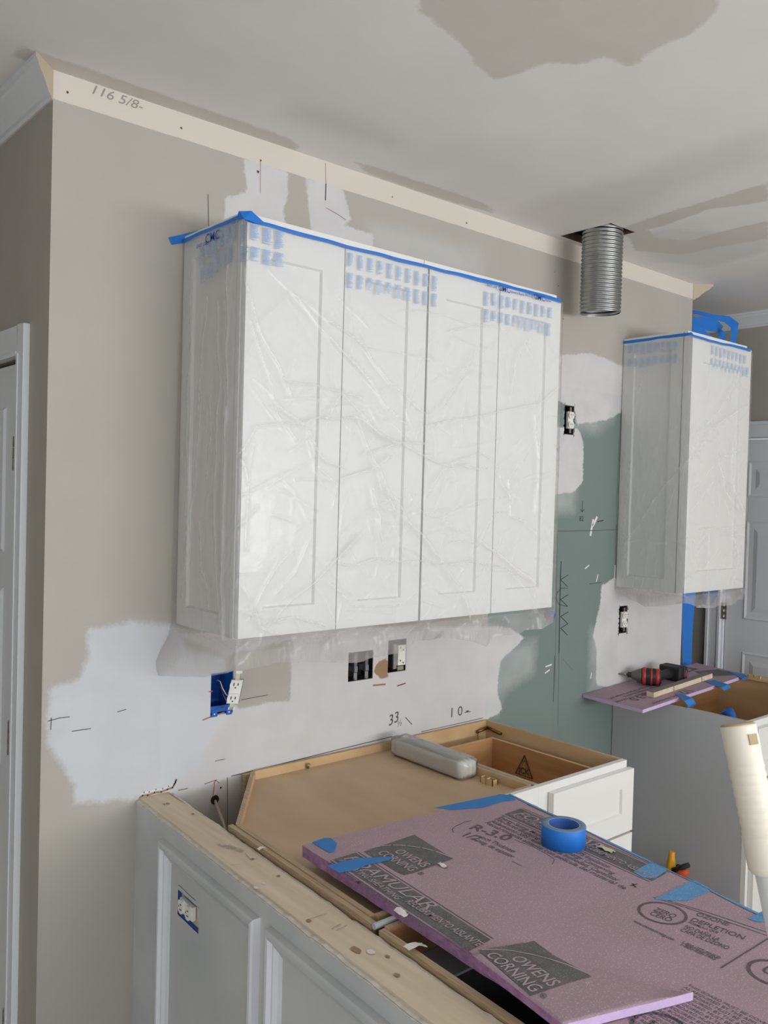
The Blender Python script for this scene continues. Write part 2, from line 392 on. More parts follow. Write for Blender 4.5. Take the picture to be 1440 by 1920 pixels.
# pencil line along the top of the base cabinets, layout lines
wm([(334, 1482), (352, 1478)]); wm([(383, 1470), (406, 1462)]); wm([(434, 1455), (480, 1444), (560, 1424), (640, 1404), (735, 1381)], .0028); wm([(790, 1372), (880, 1352), (905, 1346)], .0025)
wm([(390, 365), (391, 425)], .0022); wm([(426, 1458), (426, 1545)], .002); wm([(403, 1466), (398, 1497)], .002, 'red_mark'); wm([(400, 1470), (404, 1463), (411, 1468)], .002, 'red_mark')
wm([(403, 1427), (421, 1423)], .002); wm([(452, 1312), (502, 1303)], .0022); wm([(392, 1297), (398, 1296)], .003, 'red_mark'); wm([(760, 1345), (772, 1358)], .003); wm([(871, 1336), (882, 1334)], .003)
for L in ([(90, 1352), (112, 1346), (130, 1344)], [(96, 1346), (95, 1368)], [(135, 1371), (170, 1366)], [(220, 1335), (236, 1330)]): wm(L, .0022)
wm([(1040, 996), (1100, 995), (1157, 993)], .003); wm([(1045, 1000), (1040, 1300)], .0015); wm([(1156, 985), (1154, 1060)], .004)
wm([(1052, 1053), (1051, 1080), (1049, 1150), (1048, 1224)], .005, 'crayon'); wm([(1048, 1224), (1046, 1360)], .0014); wm([(1040, 1230), (1037, 1316)], .0022, 'crayon')
for vv in (1087, 1124, 1156, 1178):
    wm([(1065, vv-9), (1051, vv), (1064, vv+13)], .003, 'crayon')
wm([(1065, 1103), (1052, 1103), (1044, 1112), (1042, 1122), (1048, 1133), (1063, 1137)], .002, 'crayon')
wm([(1105, 1095), (1127, 1092)], .002, 'crayon'); wm([(1120, 978), (1131, 976)], .004, 'crayon'); wm([(1055, 1235), (1074, 1257)], .0012)
wm([(1092, 940), (1091, 960), (1088, 955)], .0028, 'crayon'); wm([(1091, 960), (1095, 955)], .0028, 'crayon')
mb.text('82', P(1086, 977, 'y', -.0006), (1, 0, 0), (0, 0, 1), .03, 'crayon')
mb.text('33', P(728, 1362, 'y', -.0006), (1, 0, .25), (-.25, 0, 1), .05, 'pencil', bold=.004, shear=.3); mb.text('½', P(744, 1364, 'y', -.0006), (1, 0, .2), (-.2, 0, 1), .03, 'pencil', shear=.3)
mb.text('1 0 -', P(842, 1346, 'y', -.0006), (1, 0, 0), (0, 0, 1), .05, 'pencil', sx=1.1)
mb.text('116 5/8-', P(167, 173, 'y', -.0006), (1, 0, -.02), (.02, 0, 1), .034, 'faint', shear=.3, sx=1.25)
# smears of white on the green board, strip of bare edge by the right cabinet
for L in ([(1107, 1003), (1112, 975)], [(1112, 985), (1119, 970)]): wm(L, .012, 'spackle')
for L in ([(1097, 1066), (1104, 1060)], [(1118, 1090), (1121, 1078)], [(1153, 1060), (1152, 1086)], [(1107, 1272), (1109, 1262)], [(1023, 1250), (1034, 1246)], [(1022, 1262), (1030, 1256)]): wm(L, .006, 'spackle')
wm([(1167, 770), (1163, 900), (1160, 1000), (1158, 1088)], .018, 'torn_dark'); wm([(1165, 780), (1160, 1000), (1157, 1085)], .004, 'stick_top')
# cut plaster edge above the stud and around the holes
tl = [(-.094, .868), (-.085, .872), (-.07, .870), (-.05, .873), (-.03, .871), (-.012, .874), (.004, .876), (.012, .888), (.014, .896)]
mb.stroke([(a, 0, b-.002) for a, b in tl], .005, 'torn', N); mb.stroke([(a+.004, 0, b+.006) for a, b in tl], .004, 'spackle', N)
wm([(380, 1350), (395, 1344), (420, 1336)], .004, 'torn'); wm([(700, 1285), (722, 1283)], .006, 'torn'); wm([(745, 1286), (760, 1281)], .004, 'torn_dark')
# ragged cracks of the cut-outs
for h in (H_grn, H_rt):
    for k in range(26):
        s_ = k % 2; x = h[0] if s_ else h[1]; z = random.uniform(h[2]-.008, h[3]+.008); dx = random.uniform(.002, .010)*(-1 if s_ else 1)
        mb.face([(x, -.0008, z-.005), (x+dx, -.0008, z), (x, -.0008, z+.006)], 'slot')
# round hole with a cable, ragged hole behind the corner cabinet
def disc(c, r, m, jag=0, n=16):
    c = Vector(c); mb.face([c+Vector((math.cos(2*math.pi*i/n)*r*(1+random.uniform(-jag, jag)), 0, math.sin(2*math.pi*i/n)*r*(1+random.uniform(-jag, jag)))) for i in range(n)][::-1], m)
disc(P(403, 1500, 'y', -.0012), .014, 'slot', .08); disc(P(414, 1477, 'y', -.001), .003, 'slot'); disc(P(474, 1480, 'y', -.0012), .022, 'torn_dark', .5); disc(P(476, 1482, 'y', -.0018), .012, 'slot', .4)
for u, v, r in ((340, 240, .003), (127, 173, .003), (489, 301, .003), (875, 418, .003), (736, 369, .0025), (484, 322, .004), (1040, 510, .002), (1056, 598, .003), (1047, 536, .003), (615, 880, .002)): disc(P(u, v, 'y', -.001), r, 'torn_dark', .3)
wm([(488, 302), (488, 362)], .0015, 'torn'); wm([(610, 306), (611, 345)], .0014, 'torn'); wm([(611, 345), (610, 375)], .004, 'pencil'); wm([(612, 390), (630, 400), (648, 412)], .002, 'torn')
dm = mb.build('wall_main_marks', origin=(0, 0, 0)); dm.parent = wl
# tan drywall seam and outer end of the wall
def struct(mb, name, **k): o = mb.build(name, **k); o['kind'] = 'structure'; return o
# left wall (faces -x) with its door opening
mb = MB()
mb.box(X0, X0+.10, 0.001, .182, 0, ZC, 'tan'); mb.box(X0, X0+.10, .182, 1.06, 2.045, ZC, 'tan'); mb.box(X0, X0+.10, 1.06, 3.0, 0, ZC, 'tan')
struct(mb, 'wall_left')
# ------------------------------------------------ left door, casing and hinges
a, b = .132, .178
mb = MB(); mb.box(X0-.018, X0, a, b, 0, 2.127, 'white_cool'); mb.box(X0-.022, X0-.018, b-.014, b, 0, 2.052, 'white_cool')
mb.box(X0-.018, X0, b, 1.14, 2.045, 2.127, 'white_cool'); mb.box(X0-.022, X0-.018, b, 1.06, 2.045, 2.058, 'white_cool')
mb.box(X0-.018, X0, 1.06, 1.14, 0, 2.045, 'white_cool'); mb.box(X0-.002, X0+.10, b+.004, b+.016, 0, 2.045, 'white_cool')
struct(mb, 'trim_1', bevel=.002)
def door_leaf(name, xf, y0, y1, z1, sgn=-1, rows=((.24, .78), (.93, 1.42), (1.52, 1.92)), hl=.11, m='white_cool'):
    """six panel leaf on a plane x = xf, facing sgn"""
    mb = MB(); xb = xf-sgn*.035; mb.box(min(xf, xb)+.0, max(xf, xb), y0, y1, .01, z1, m)
    wd = (y1-y0-3*hl)/2
    for a, b in rows:
        for k in (0, 1):
            ya = y0+hl+k*(wd+hl); fr = [(ya, a), (ya+wd, a), (ya+wd, b), (ya, b)]
            def ring(f, d0, f2, d1):
                for i in range(4):
                    j = (i+1) % 4; mb.face([(xf+sgn*d0, *f[i]), (xf+sgn*d0, *f[j]), (xf+sgn*d1, *f2[j]), (xf+sgn*d1, *f2[i])], m)
            g = lambda t: [(ya+t, a+t), (ya+wd-t, a+t), (ya+wd-t, b-t), (ya+t, b-t)]
            ring(fr, .0, g(.008), .006); ring(g(.008), .006, g(.02), .0015); ring(g(.02), .0015, g(.045), .0015); ring(g(.045), .0015, g(.07), .007)
            mb.face([(xf+sgn*.007, *p) for p in g(.07)], m)
    o = struct(mb, name); return o
d1 = door_leaf('door_1', X0+.001, .206, 1.05, 2.032)
def hinge(parent, x, y, z):
    mb = MB(); mb.box(x-.004, x+.001, y-.014, y+.026, z-.045, z+.045, 'nickel')
    for k in range(3):
        mb.tube([(x-.008, y, z-.045+.0305*k), (x-.008, y, z-.045+.0305*k+.029)], .0075, 'nickel', 12)
    mb.build('hinge', parent)
for z in (1.79, 1.03, .25): hinge(d1, X0-.003, .198, z)
# crown moulding left, mitred end showing; crown stub at right
CP = [(0, -.098), (.006, -.098), (.010, -.088), (.018, -.084), (.030, -.066), (.046, -.044), (.060, -.030), (.064, -.018), (.072, -.014), (.072, 0), (0, 0)]
CP = [(a*.90, b*.75) for a, b in CP]
def crown(name, x, sgn, y_end, mitre, ya):
    """crown on the wall plane x, projecting sgn*a; mitred at the near end"""
    mb = MB(); n = len(CP); near = [(x+sgn*a, (0 - a if mitre else 0)+ya, ZC+b) for a, b in CP]; far = [(x+sgn*a, y_end, ZC+b) for a, b in CP]
    for i in range(n):
        j = (i+1) % n; mb.face([near[i], near[j], far[j], far[i]], 'white_cool')
    mb.face(near, 'kraft'); mb.face(far[::-1], 'kraft')
    return struct(mb, name)
crown('trim_2', X0, -1, 3.0, True, 0.0)
crown('trim_3', X1, 1, .14, True, 0.0)
# ------------------------------------------------ right wall, door, crown
DY1 = .232; DY0 = DY1-.82
struct(MB().box(XR, XR+.12, -5.2, DY0-.005, 0, ZC, 'tan').box(XR, XR+.12, DY0-.005, DY1+.005, 2.065, ZC, 'tan').box(XR, XR+.12, DY1+.005, 3.0, 0, ZC, 'tan'), 'wall_right')
mb = MB()
for a, b in ((DY1, DY1+.085), (DY0-.085, DY0)):
    mb.box(XR-.018, XR, a, b, 0, 2.15, 'white_cool')
mb.box(XR-.026, XR-.018, DY1+.067, DY1+.085, 0, 2.15, 'white_cool'); mb.box(XR-.023, XR-.018, DY1, DY1+.016, 0, 2.08, 'white_cool'); mb.box(XR-.018, XR, DY0, DY1, 2.065, 2.15, 'white_cool'); mb.box(XR-.026, XR-.018, DY0, DY1+.067, 2.132, 2.15, 'white_cool')
mb.box(XR-.004, XR+.10, DY1-.012, DY1+.004, 0, 2.065, 'white_cool')
struct(mb, 'trim_4', bevel=.002)
d2 = door_leaf('door_2', XR+.008, DY0, DY1-.018, 2.055, rows=((.24, .90), (1.075, 1.62), (1.74, 1.94)), hl=.10)
for z in (1.11, 1.86, .25): hinge(d2, XR-.002, DY1-.014, z)
mb = MB(); n = len(CP)
A = [(XR-a, -5.2, ZC+b) for a, b in CP]; B = [(XR-a, 3.0, ZC+b) for a, b in CP]
for i in range(n): mb.face([A[i], A[(i+1) % n], B[(i+1) % n], B[i]], 'white_cool')
struct(mb, 'trim_5')
# far wall behind, rear wall with a window, floor
struct(MB().box(-4.2, XR, 3.0, 3.1, 0, ZC, 'tan'), 'wall_far')
mb = MB(); y = -5.0
mb.box(-4.2, -3.2, y-.12, y, 0, ZC, 'tan').box(-1.4, -.65, y-.12, y, 0, ZC, 'tan').box(-3.2, -1.4, y-.12, y, 2.1, ZC, 'tan').box(3.25, XR, y-.12, y, 0, ZC, 'tan').box(-.65, 3.25, y-.12, y, 0, 1.05, 'tan').box(-.65, 3.25, y-.12, y, 2.4, ZC, 'tan')
struct(mb, 'wall_rear')
mb = MB()
for a in (-.65, .633, 1.9, 3.2): mb.box(a, a+.05, y-.08, y+.0, 1.05, 2.4, 'glass')
mb.box(-.65, 3.25, y-.08, y, 1.05, 1.10, 'glass').box(-.65, 3.25, y-.08, y, 2.35, 2.40, 'glass'); struct(mb, 'window_1')
struct(MB().box(-4.2, -4.08, -5.0, -4.15, 0, ZC, 'tan').box(-4.2, -4.08, -2.25, 3.0, 0, ZC, 'tan').box(-4.2, -4.08, -4.15, -2.25, 0, .6, 'tan').box(-4.2, -4.08, -4.15, -2.25, 2.1, ZC, 'tan'), 'wall_side')
mb = MB()
for a in (-4.15, -3.22, -2.30): mb.box(-4.16, -4.09, a, a+.05, .6, 2.1, 'glass')
struct(mb, 'window_2')
mb = MB()
for a in (-3.2, -2.33, -1.45): mb.box(a, a+.05, -5.08, -5.0, 0, 2.1, 'glass')
mb.box(-3.2, -1.4, -5.08, -5.0, 2.05, 2.1, 'glass'); struct(mb, 'added_door_frame')  # made-up unseen door frame round the added left rear light
struct(MB().box(-4.2, XR+.12, -5.2, 3.1, -.08, 0, 'floor'), 'floor')

# ------------------------------------------------ ceiling
HC = (1.600, 1.757, -.262, -.030)
LC = {
 'c_bare': [C2([(768, -60), (790, 25), (862, 78), (900, 130), (932, 150), (1000, 127), (1038, 116), (1080, 122), (1130, 106), (1180, 127), (1196, 118), (1225, 92), (1300, 62), (1345, 18), (1352, -60)]),
            [(X0-.1, -.066), (.30, -.066), (.36, -.03), (.36, .0), (X0-.1, .0)], C2([(665, 303), (700, 312), (800, 345), (900, 378), (925, 392), (925, 400), (800, 365), (690, 325)]),
            C2([(1175, 425), (1240, 402), (1330, 375), (1440, 342), (1440, 376), (1400, 384), (1330, 392), (1240, 425), (1215, 430), (1228, 446), (1290, 452), (1360, 432), (1440, 414), (1440, 448), (1340, 464), (1280, 478), (1190, 470), (1180, 445), (1150, 435)])],
 'c_soft': [C2([(960, 402), (1010, 378), (1150, 335), (1300, 285), (1440, 245), (1440, 300), (1300, 345), (1180, 400), (1060, 440), (980, 420)]), C2([(560, 195), (640, 215), (740, 262), (740, 275), (620, 245), (540, 215)])],
 'c_grey': [C2([(1180, 445), (1250, 430), (1440, 440), (1440, 470), (1330, 500), (1230, 490)])],
}
cm = layered('ceiling_paint', (232, 229, 225), [('c_soft', (214, 211, 206), .06, .06, .8, .2), ('c_grey', (212, 211, 209), .05, .03, .8, 0), ('c_bare', (205, 200, 192), .035, .006, .97, .1)], .8)
xs = steps(X0-.3, XR, 170, [HC[0], HC[1], .0]) ; ys = steps(-1.9, .9, 130, [HC[2], HC[3], -.066, 0])
xs = [-4.2, -2.5]+xs; ys = [-5.2, -3.5]+ys+[2.0, 3.0]
cl = grid_obj(xs, ys, lambda a, b: (a, b, ZC), [HC], LC, 'ceiling', cm, flip=True); cl['kind'] = 'structure'
mb = MB(); a, b, c, d = HC
mb.raw([(a, c, ZC), (b, c, ZC), (b, d, ZC), (a, d, ZC), (a, c, ZC+.03), (b, c, ZC+.03), (b, d, ZC+.03), (a, d, ZC+.03)], [(0, 1, 5, 4), (1, 2, 6, 5), (2, 3, 7, 6), (3, 0, 4, 7)], 'torn_dark')
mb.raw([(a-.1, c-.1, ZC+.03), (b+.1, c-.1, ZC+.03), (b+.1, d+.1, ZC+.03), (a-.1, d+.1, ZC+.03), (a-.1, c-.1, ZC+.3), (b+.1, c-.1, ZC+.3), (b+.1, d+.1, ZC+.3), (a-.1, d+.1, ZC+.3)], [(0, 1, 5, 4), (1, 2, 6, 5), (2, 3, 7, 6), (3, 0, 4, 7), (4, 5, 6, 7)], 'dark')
mb.box(a-.04, a+.0, c, d+.05, ZC+.03, ZC+.2, 'torn_dark')
o = mb.build('ceiling_cavity', origin=(0, 0, 0)); o.parent = cl

# ------------------------------------------------ half wall (peninsula back)
PX0, PX1, PZ, PYE, SH = -.102, .004, .863, -2.05, .06
def PH(u, v): return PP(u, v, (PX0, 0, 0), (1, -SH, 0))
def US(p): return Vector((p.x-SH*p.y, p.y, p.z))
mb = MB(); mb.sh = SH
OB = (PH(372, 1748).y, PH(334, 1671).y, PH(333, 1714).z, PH(371, 1701).z)     # outlet cut-out in y, z
nseg = 130; jag = []
for i in range(nseg+1):
    y = -PYE*-1*(i/nseg)
    jag.append((y, .004*mn.noise((y*9, 1, 0))+.003*mn.noise((y*40, 2, 0))))
def slab(x0, x1, m, mtop, amp, zt, hole=None):
    for (ya, ja), (yb, jb) in zip(jag, jag[1:]):
        za, zb = zt+ja*amp, zt+jb*amp
        mb.face([(x0, ya, za), (x0, yb, zb), (x1, yb, zb+.001), (x1, ya, za+.001)], mtop)
        mb.face([(x0, ya, .75), (x0, yb, .75), (x0, yb, zb), (x0, ya, za)], m); mb.face([(x1, ya, .75), (x1, yb, .75), (x1, yb, zb), (x1, ya, za)], m)
slab(PX0, PX0+.0095, 'drywall_paper', 'gypsum', 1.2, PZ-.004); slab(PX1-.0115, PX1, 'gypsum', 'gypsum', 1.2, PZ-.004)
mb.box(PX0+.0095, PX1-.0115, PYE, -.001, .0, PZ+.002, 'pine')
# outer face below the torn edge, with the cut-out left open
ya, yb, za, zb = OB
for (a, b, c, d) in ((PYE, 0, zb, .75), (PYE, 0, 0, za), (PYE, ya, za, zb), (yb, 0, za, zb)):
    mb.face([(PX0, a, c), (PX0, b, c), (PX0, b, d), (PX0, a, d)], 'drywall_paper')
mb.face([(PX1, PYE, 0), (PX1, 0, 0), (PX1, 0, .75), (PX1, PYE, .75)], 'gypsum'); mb.face([(PX0, PYE, 0), (PX1, PYE, 0), (PX1, PYE, .85), (PX0, PYE, .85)], 'drywall_paper')
# knots, writing and dabs on the stud
zt = PZ+.0035
def blob(c, rx, ry, m, rot=0, jag_=.15, n=14):
    c = Vector(c); pts = []
    for i in range(n):
        a = 2*math.pi*i/n; k = 1+random.uniform(-jag_, jag_); x, y = rx*math.cos(a)*k, ry*math.sin(a)*k
        pts.append(c+Vector((x*math.cos(rot)-y*math.sin(rot), x*math.sin(rot)+y*math.cos(rot), 0)))
    mb.face(pts, m)
for u, v, rx, ry, m in ((668, 1781, .007, .015, 'knot'), (695, 1784, .007, .009, 'spackle'), (727, 1793, .004, .006, 'knot'), (744, 1828, .005, .007, 'knot'), (579, 1726, .005, .006, 'knot'), (474, 1610, .004, .005, 'knot'), (522, 1642, .004, .004, 'knot'), (494, 1656, .004, .005, 'spackle'), (480, 1664, .004, .007, 'spackle'), (362, 1526, .004, .005, 'knot')):
    blob(US(P(u, v, 'z', zt)), rx, ry, m)
for L in ([(622, 1742), (640, 1732)], [(630, 1745), (650, 1735)], [(575, 1725), (613, 1713)], [(460, 1600), (470, 1612), (482, 1610)], [(376, 1528), (388, 1532)], [(432, 1622), (450, 1621)]):
    mb.stroke([US(P(u, v, 'z', zt)) for u, v in L], .0014, 'faint', (0, 0, 1))
mb.text('10', US(P(306, 1510, 'z', zt)), (1, -.1, 0), (.1, 1, 0), .02, 'pencil')
for k in range(3):
    mb.text(['front of', 'cabinet side', 'panel line'][k], US(P(405+11*k, 1583+1*k, 'z', zt+.0004)), (.25, -1, 0), (1, .25, 0), .014, 'faint', shear=.3)
hw = struct(mb, 'wall_half', origin=(0, 0, 0))
# torn drywall paper lip along the outer edge
mb = MB(); mb.sh = SH; top = []; bot = []
for y, j in jag:
    z = PZ+j*1.2; top.append((PX0-.0015, y, z-.004)); bot.append((PX0-.002-.0015*abs(mn.noise((y*30, 5, 1))), y, z-.006-.004*abs(mn.noise((y*14, 7, 3)))))
mb.ribbon(top, bot, 'gypsum'); o = mb.build('torn_paper_edge', hw)
# panel mouldings nailed on the half wall
MPR = [(0, 0), (0, .018), (.006, .021), (.014, .021), (.020, .013), (.026, .013), (.030, .010), (.036, .006), (.042, .004), (.042, 0)]
def moulding(name, y0, y1, z0, z1):
    mb = MB(); mb.sh = SH; f = lambda t: [(y0+t, z0+t), (y1-t, z0+t), (y1-t, z1-t), (y0+t, z1-t)]
    for (t0, h0), (t1, h1) in zip(MPR, MPR[1:]):
        A, B = f(t0), f(t1)
        for i in range(4):
            j = (i+1) % 4; mb.face([(PX0-h0, *A[i]), (PX0-h0, *A[j]), (PX0-h1, *B[j]), (PX0-h1, *B[i])], 'white_cool' if i in (1, 3) else 'drywall_paper')  # uprights coloured whiter for the light they catch, top and bottom grey
    return struct(mb, name)
yl, yr, y2 = PH(309, 1590).y, PH(489, 1712).y, PH(511, 1750).y
moulding('trim_6', yr, yl, .10, PH(315, 1578).z); moulding('trim_7', y2-.47, y2, .10, PH(516, 1742).z); moulding('trim_8', y2-.98, y2-.51, .10, .770)

# ================================================================ upper cabinets
ZB, ZT, DW = 1.334, 2.401, .3112
def wall_cabinet(x0, doors, label, left_panel, st=.072, seam=.0015, edge=.0015, group=None):
    """doors = number of equal doors of width DW, or explicit width"""
    nd, dw = doors; x1 = x0+nd*dw
    t = thing('wall_cabinet', ((x0+x1)/2, -.15, ZB), label, 'cabinet')
    mb = MB(); mb.box(x0+(.0155 if left_panel else .003), x1-.001, -.287, -.001, ZB, ZT, 'white'); mb.box(x0+.001, x1-.001, -.305, -.287, ZB, ZT, 'white'); mb.build('body', t, bevel=.001)
    if left_panel:
        mb = MB(); shaker(mb, (x0+.003, -.002, ZB), (0, -1, 0), (0, 0, 1), (-1, 0, 0), .281, ZT-ZB-.0, .012, .052, .008, 'white', .070); mb.build('end_panel', t)
    for k in range(nd):
        mb = MB(); shaker(mb, (x0+dw*k+(edge if k == 0 else seam), -.326, ZB+.003), (1, 0, 0), (0, 0, 1), (0, -1, 0), dw-seam-(edge if k in (0, nd-1) else seam), ZT-ZB-.024, .0205, st, .008, 'white', st+.012)
        mb.build('door', t)
    return t
wall_cabinet(0, (2, DW), 'white shaker wall cabinet at the left end of the long film-wrapped pair', True, edge=.004)
wall_cabinet(2*DW, (2, DW), 'white shaker wall cabinet joined to the right of its twin beside the green board', False, edge=.004)
RX0, RX1 = 2.088, 2.578
wall_cabinet(RX0, (1, .490), 'narrow white one-door wall cabinet by the right end of the wall under film', True, st=.085)

# ------------------------------------------------ masking film
def seg_dist(px, py, pts):
    d = np.full(px.shape, 9.0)
    for (a, b) in zip(pts, pts[1:]):
        ax, ay = a; bx, by = b; ex, ey = bx-ax, by-ay; l = ex*ex+ey*ey+1e-9
        t = np.clip(((px-ax)*ex+(py-ay)*ey)/l, 0, 1)
        # taper folds near the ends of the whole stroke is handled by the caller
        d = np.minimum(d, np.hypot(px-ax-t*ex, py-ay-t*ey))
    return d
def film(name, x0, x1, ztop, zlow, folds_f, folds_s, blocks, label, seed, side_out=.010, step=.003, wrap_r=.14, ybk=-.004, tail=None, bulge=None):
    """one sheet hung round the left side and the front of a cabinet; s runs along it"""
    yf = -.334; sl = abs(yf-ybk); Ltot = sl+(x1-x0)+wrap_r
    ns = int(Ltot/step); nt = int((ztop-1.19)/step)
    S = np.linspace(0, Ltot, ns); T = np.linspace(0, 1, nt)
    xs_map = lambda s: s-sl+x0
    rng = np.random.RandomState(seed)
    low = np.array([zlow(s) for s in S])
    SS, TT = np.meshgrid(S, T, indexing='ij')
    Z = low[:, None]+(ztop-low)[:, None]*TT
    # fold height field in (s, z)
    Hh = np.zeros(SS.shape); Fo = np.zeros(SS.shape)
    warp = np.array([[mn.noise((s*11, z*11, seed)) for z in T*1.1] for s in S[::4]]); warp = np.repeat(warp, 4, 0)[:ns]
    for pts, amp, wd in folds_f+folds_s:
        p = np.array(pts); bb = (SS > p[:, 0].min()-.05) & (SS < p[:, 0].max()+.05) & (Z > p[:, 1].min()-.05) & (Z < p[:, 1].max()+.05)
        if not bb.any(): continue
        d = seg_dist(SS[bb]+warp[bb]*.012, Z[bb]+warp[bb]*.01, [tuple(q) for q in pts])
        g = np.exp(-(d/wd)**1.5); Hh[bb] += amp*g; Fo[bb] = np.maximum(Fo[bb], np.exp(-(d/(wd*.55))**2)*min(1, amp/.004))
    for k in range(int(150*Ltot)):       # small random crinkles
        s0 = rng.uniform(0, Ltot); z0 = rng.uniform(1.25, 2.2); an = rng.uniform(0, math.pi); ln = rng.uniform(.02, .09)
        if s0 < sl: an = math.pi/2+rng.uniform(-.25, .25); ln *= 2.2
        e = (math.cos(an)*ln, math.sin(an)*ln); wd = rng.uniform(.003, .006); amp = rng.uniform(.0006, .002)
        bb = (abs(SS-s0) < ln+.02) & (abs(Z-z0) < ln+.02)
        d = seg_dist(SS[bb]+warp[bb]*.02, Z[bb], [(s0-e[0], z0-e[1]), (s0+e[0], z0+e[1])]); Hh[bb] += amp*np.exp(-(d/wd)**1.5)
        Fo[bb] = np.maximum(Fo[bb], .35*np.exp(-(d/wd)**2))
    base = np.array([[.5+.5*mn.fractal((s*5, z*2.5, seed), .8, 2.1, 4) for z in np.linspace(0, 1.2, nt)] for s in S[::3]]); base = np.repeat(base, 3, 0)[:ns]
    slack = np.clip((ztop-.12-Z)/.5, 0, 1)
    off = .0022+.005*base*slack+Hh
    off[SS < sl] += (side_out*slack*(.6+.8*np.sin(SS*60+2*warp*3)*.25+.4))[SS < sl]
    # below the cabinet the sheet hangs free and bunches
    below = np.clip((ZB-Z)/.03, 0, 1)
    Fo = np.maximum(Fo, below*(.25+.5*np.clip(warp+.2, 0, 1)))
    off += below*(.014*np.sin(SS*38+3*warp)+.010*warp*2)*.8*np.where(SS < sl, .35, 1)
    verts = np.zeros((ns, nt, 3)); nrm = np.zeros((ns, nt, 3))
    rc = .012
    for i, s in enumerate(S):
        if s < sl: px, py, nx, ny = x0-.002, ybk-s, -1, 0
        elif s < sl+(x1-x0): px, py, nx, ny = xs_map(s), yf+.003, 0, -1
        else: px, py, nx, ny = x1+.002, yf+.003+(s-sl-(x1-x0)), 1, 0
        k = max(-1, min(1, (s-sl)/.012))
        if abs(s-sl) < .012: nx, ny = -(1-k)/2, -(1+k)/2
        k2 = (s-sl-(x1-x0))/.012
        if abs(k2) < 1: nx, ny = (1+k2)/2, -(1-k2)/2
        l = math.hypot(nx, ny); nx, ny = nx/l, ny/l
        inn = below[i]*.03*(1-np.exp(-np.maximum(ZB-Z[i], 0)/.05))
        verts[i, :, 0] = px+nx*(off[i]-inn*.3); verts[i, :, 1] = py+ny*(off[i]-inn*.3); verts[i, :, 2] = Z[i]; nrm[i, :, 0] = nx; nrm[i, :, 1] = ny
        if tail is not None and s < sl:
            verts[i, :, 0] -= tail(s/sl)*np.clip((ZB-Z[i])/.1, 0, 1)
    verts[:, :, 1] = np.minimum(verts[:, :, 1], -.002)
    me = bpy.data.meshes.new(name); faces = []; mi = []
    for i in range(ns-1):
        for j in range(nt-1):
            faces.append((i*nt+j, (i+1)*nt+j, (i+1)*nt+j+1, i*nt+j+1))
            mi.append(1 if Z[i, j+1] < ZB-.002 else 0)
    V = verts.reshape(-1, 3).tolist(); fold = Fo.ravel().tolist()
    def at(s, z):
        i = min(ns-1, max(0, int(round(s/Ltot*(ns-1))))); t = (z-low[i])/(ztop-low[i]); j = min(nt-1, max(0, int(round(t*(nt-1)))))
        p = verts[i, j]+nrm[i, j]*.0012; 
        # exact s on the flat parts
        if s < sl: p = np.array([p[0], ybk-s, z])
        elif s < sl+(x1-x0): p = np.array([xs_map(s), p[1], z])
        else: p = np.array([p[0], p[1], z])
        return p
    def quad(s0, s1, z0, z1, m, zs=0):
        k = len(V); a, b = at(s0, z0), at(s1, z0); 
        V.extend([a.tolist(), (b+[0, 0, zs]).tolist(), (b+[0, 0, zs+z1-z0]).tolist(), (a+[0, 0, z1-z0]).tolist()]); fold.extend([0]*4)
        faces.append((k, k+1, k+2, k+3)); mi.append(m)
    for (s0, z0, s1, z1, n, w_, h_) in blocks:      # rows of small print
        for k in range(n):
            f = k/max(1, n-1); sa = s0+(s1-s0)*f; za = z0+(z1-z0)*f; hh = h_*rng.uniform(.85, 1.1); nl = int(hh/.0032)
            wig = rng.uniform(0, 6); cut = rng.uniform(.6, 1)
            for q in range(nl):
                ww = w_*(.80+.08*math.sin(q*.6+wig)+rng.uniform(-.14, .14)) if q < nl*cut else w_*rng.uniform(.3, .95)
                quad(sa, sa+max(.004, ww), za-q*.0032, za-q*.0032+.0018, 2)
    me.from_pydata(V, [], faces); me.update()
    for m in ('film', 'film_hang', 'ink_blue', 'ink_navy'): me.materials.append(M[m])
    me.polygons.foreach_set('material_index', mi); me.polygons.foreach_set('use_smooth', [True]*len(faces))
    a = me.attributes.new('fold', 'FLOAT', 'POINT'); a.data.foreach_set('value', fold)
    ob = bpy.data.objects.new(name, me); COL.objects.link(ob); ob['label'] = label; ob['category'] = 'plastic sheet'; ob['group'] = 'masking film hung over the wall cabinets'; ob['_w'] = [0, 0, 0]
    # origin to the foot of the sheet
    o = Vector(((x0+x1)/2, -.33, 1.25)); me.transform(Matrix.Translation(-o)); ob.location = o; ob['_w'] = list(o)
    return ob, at
SL = .330
fp = lambda L: [(lambda p: (p.x+SL, p.z))(P(u, v, 'y', -.336)) for u, v in L]
sp = lambda L: [(lambda p: (-.004-p.y, p.z))(P(u, v, 'x', -.012)) for u, v in L]
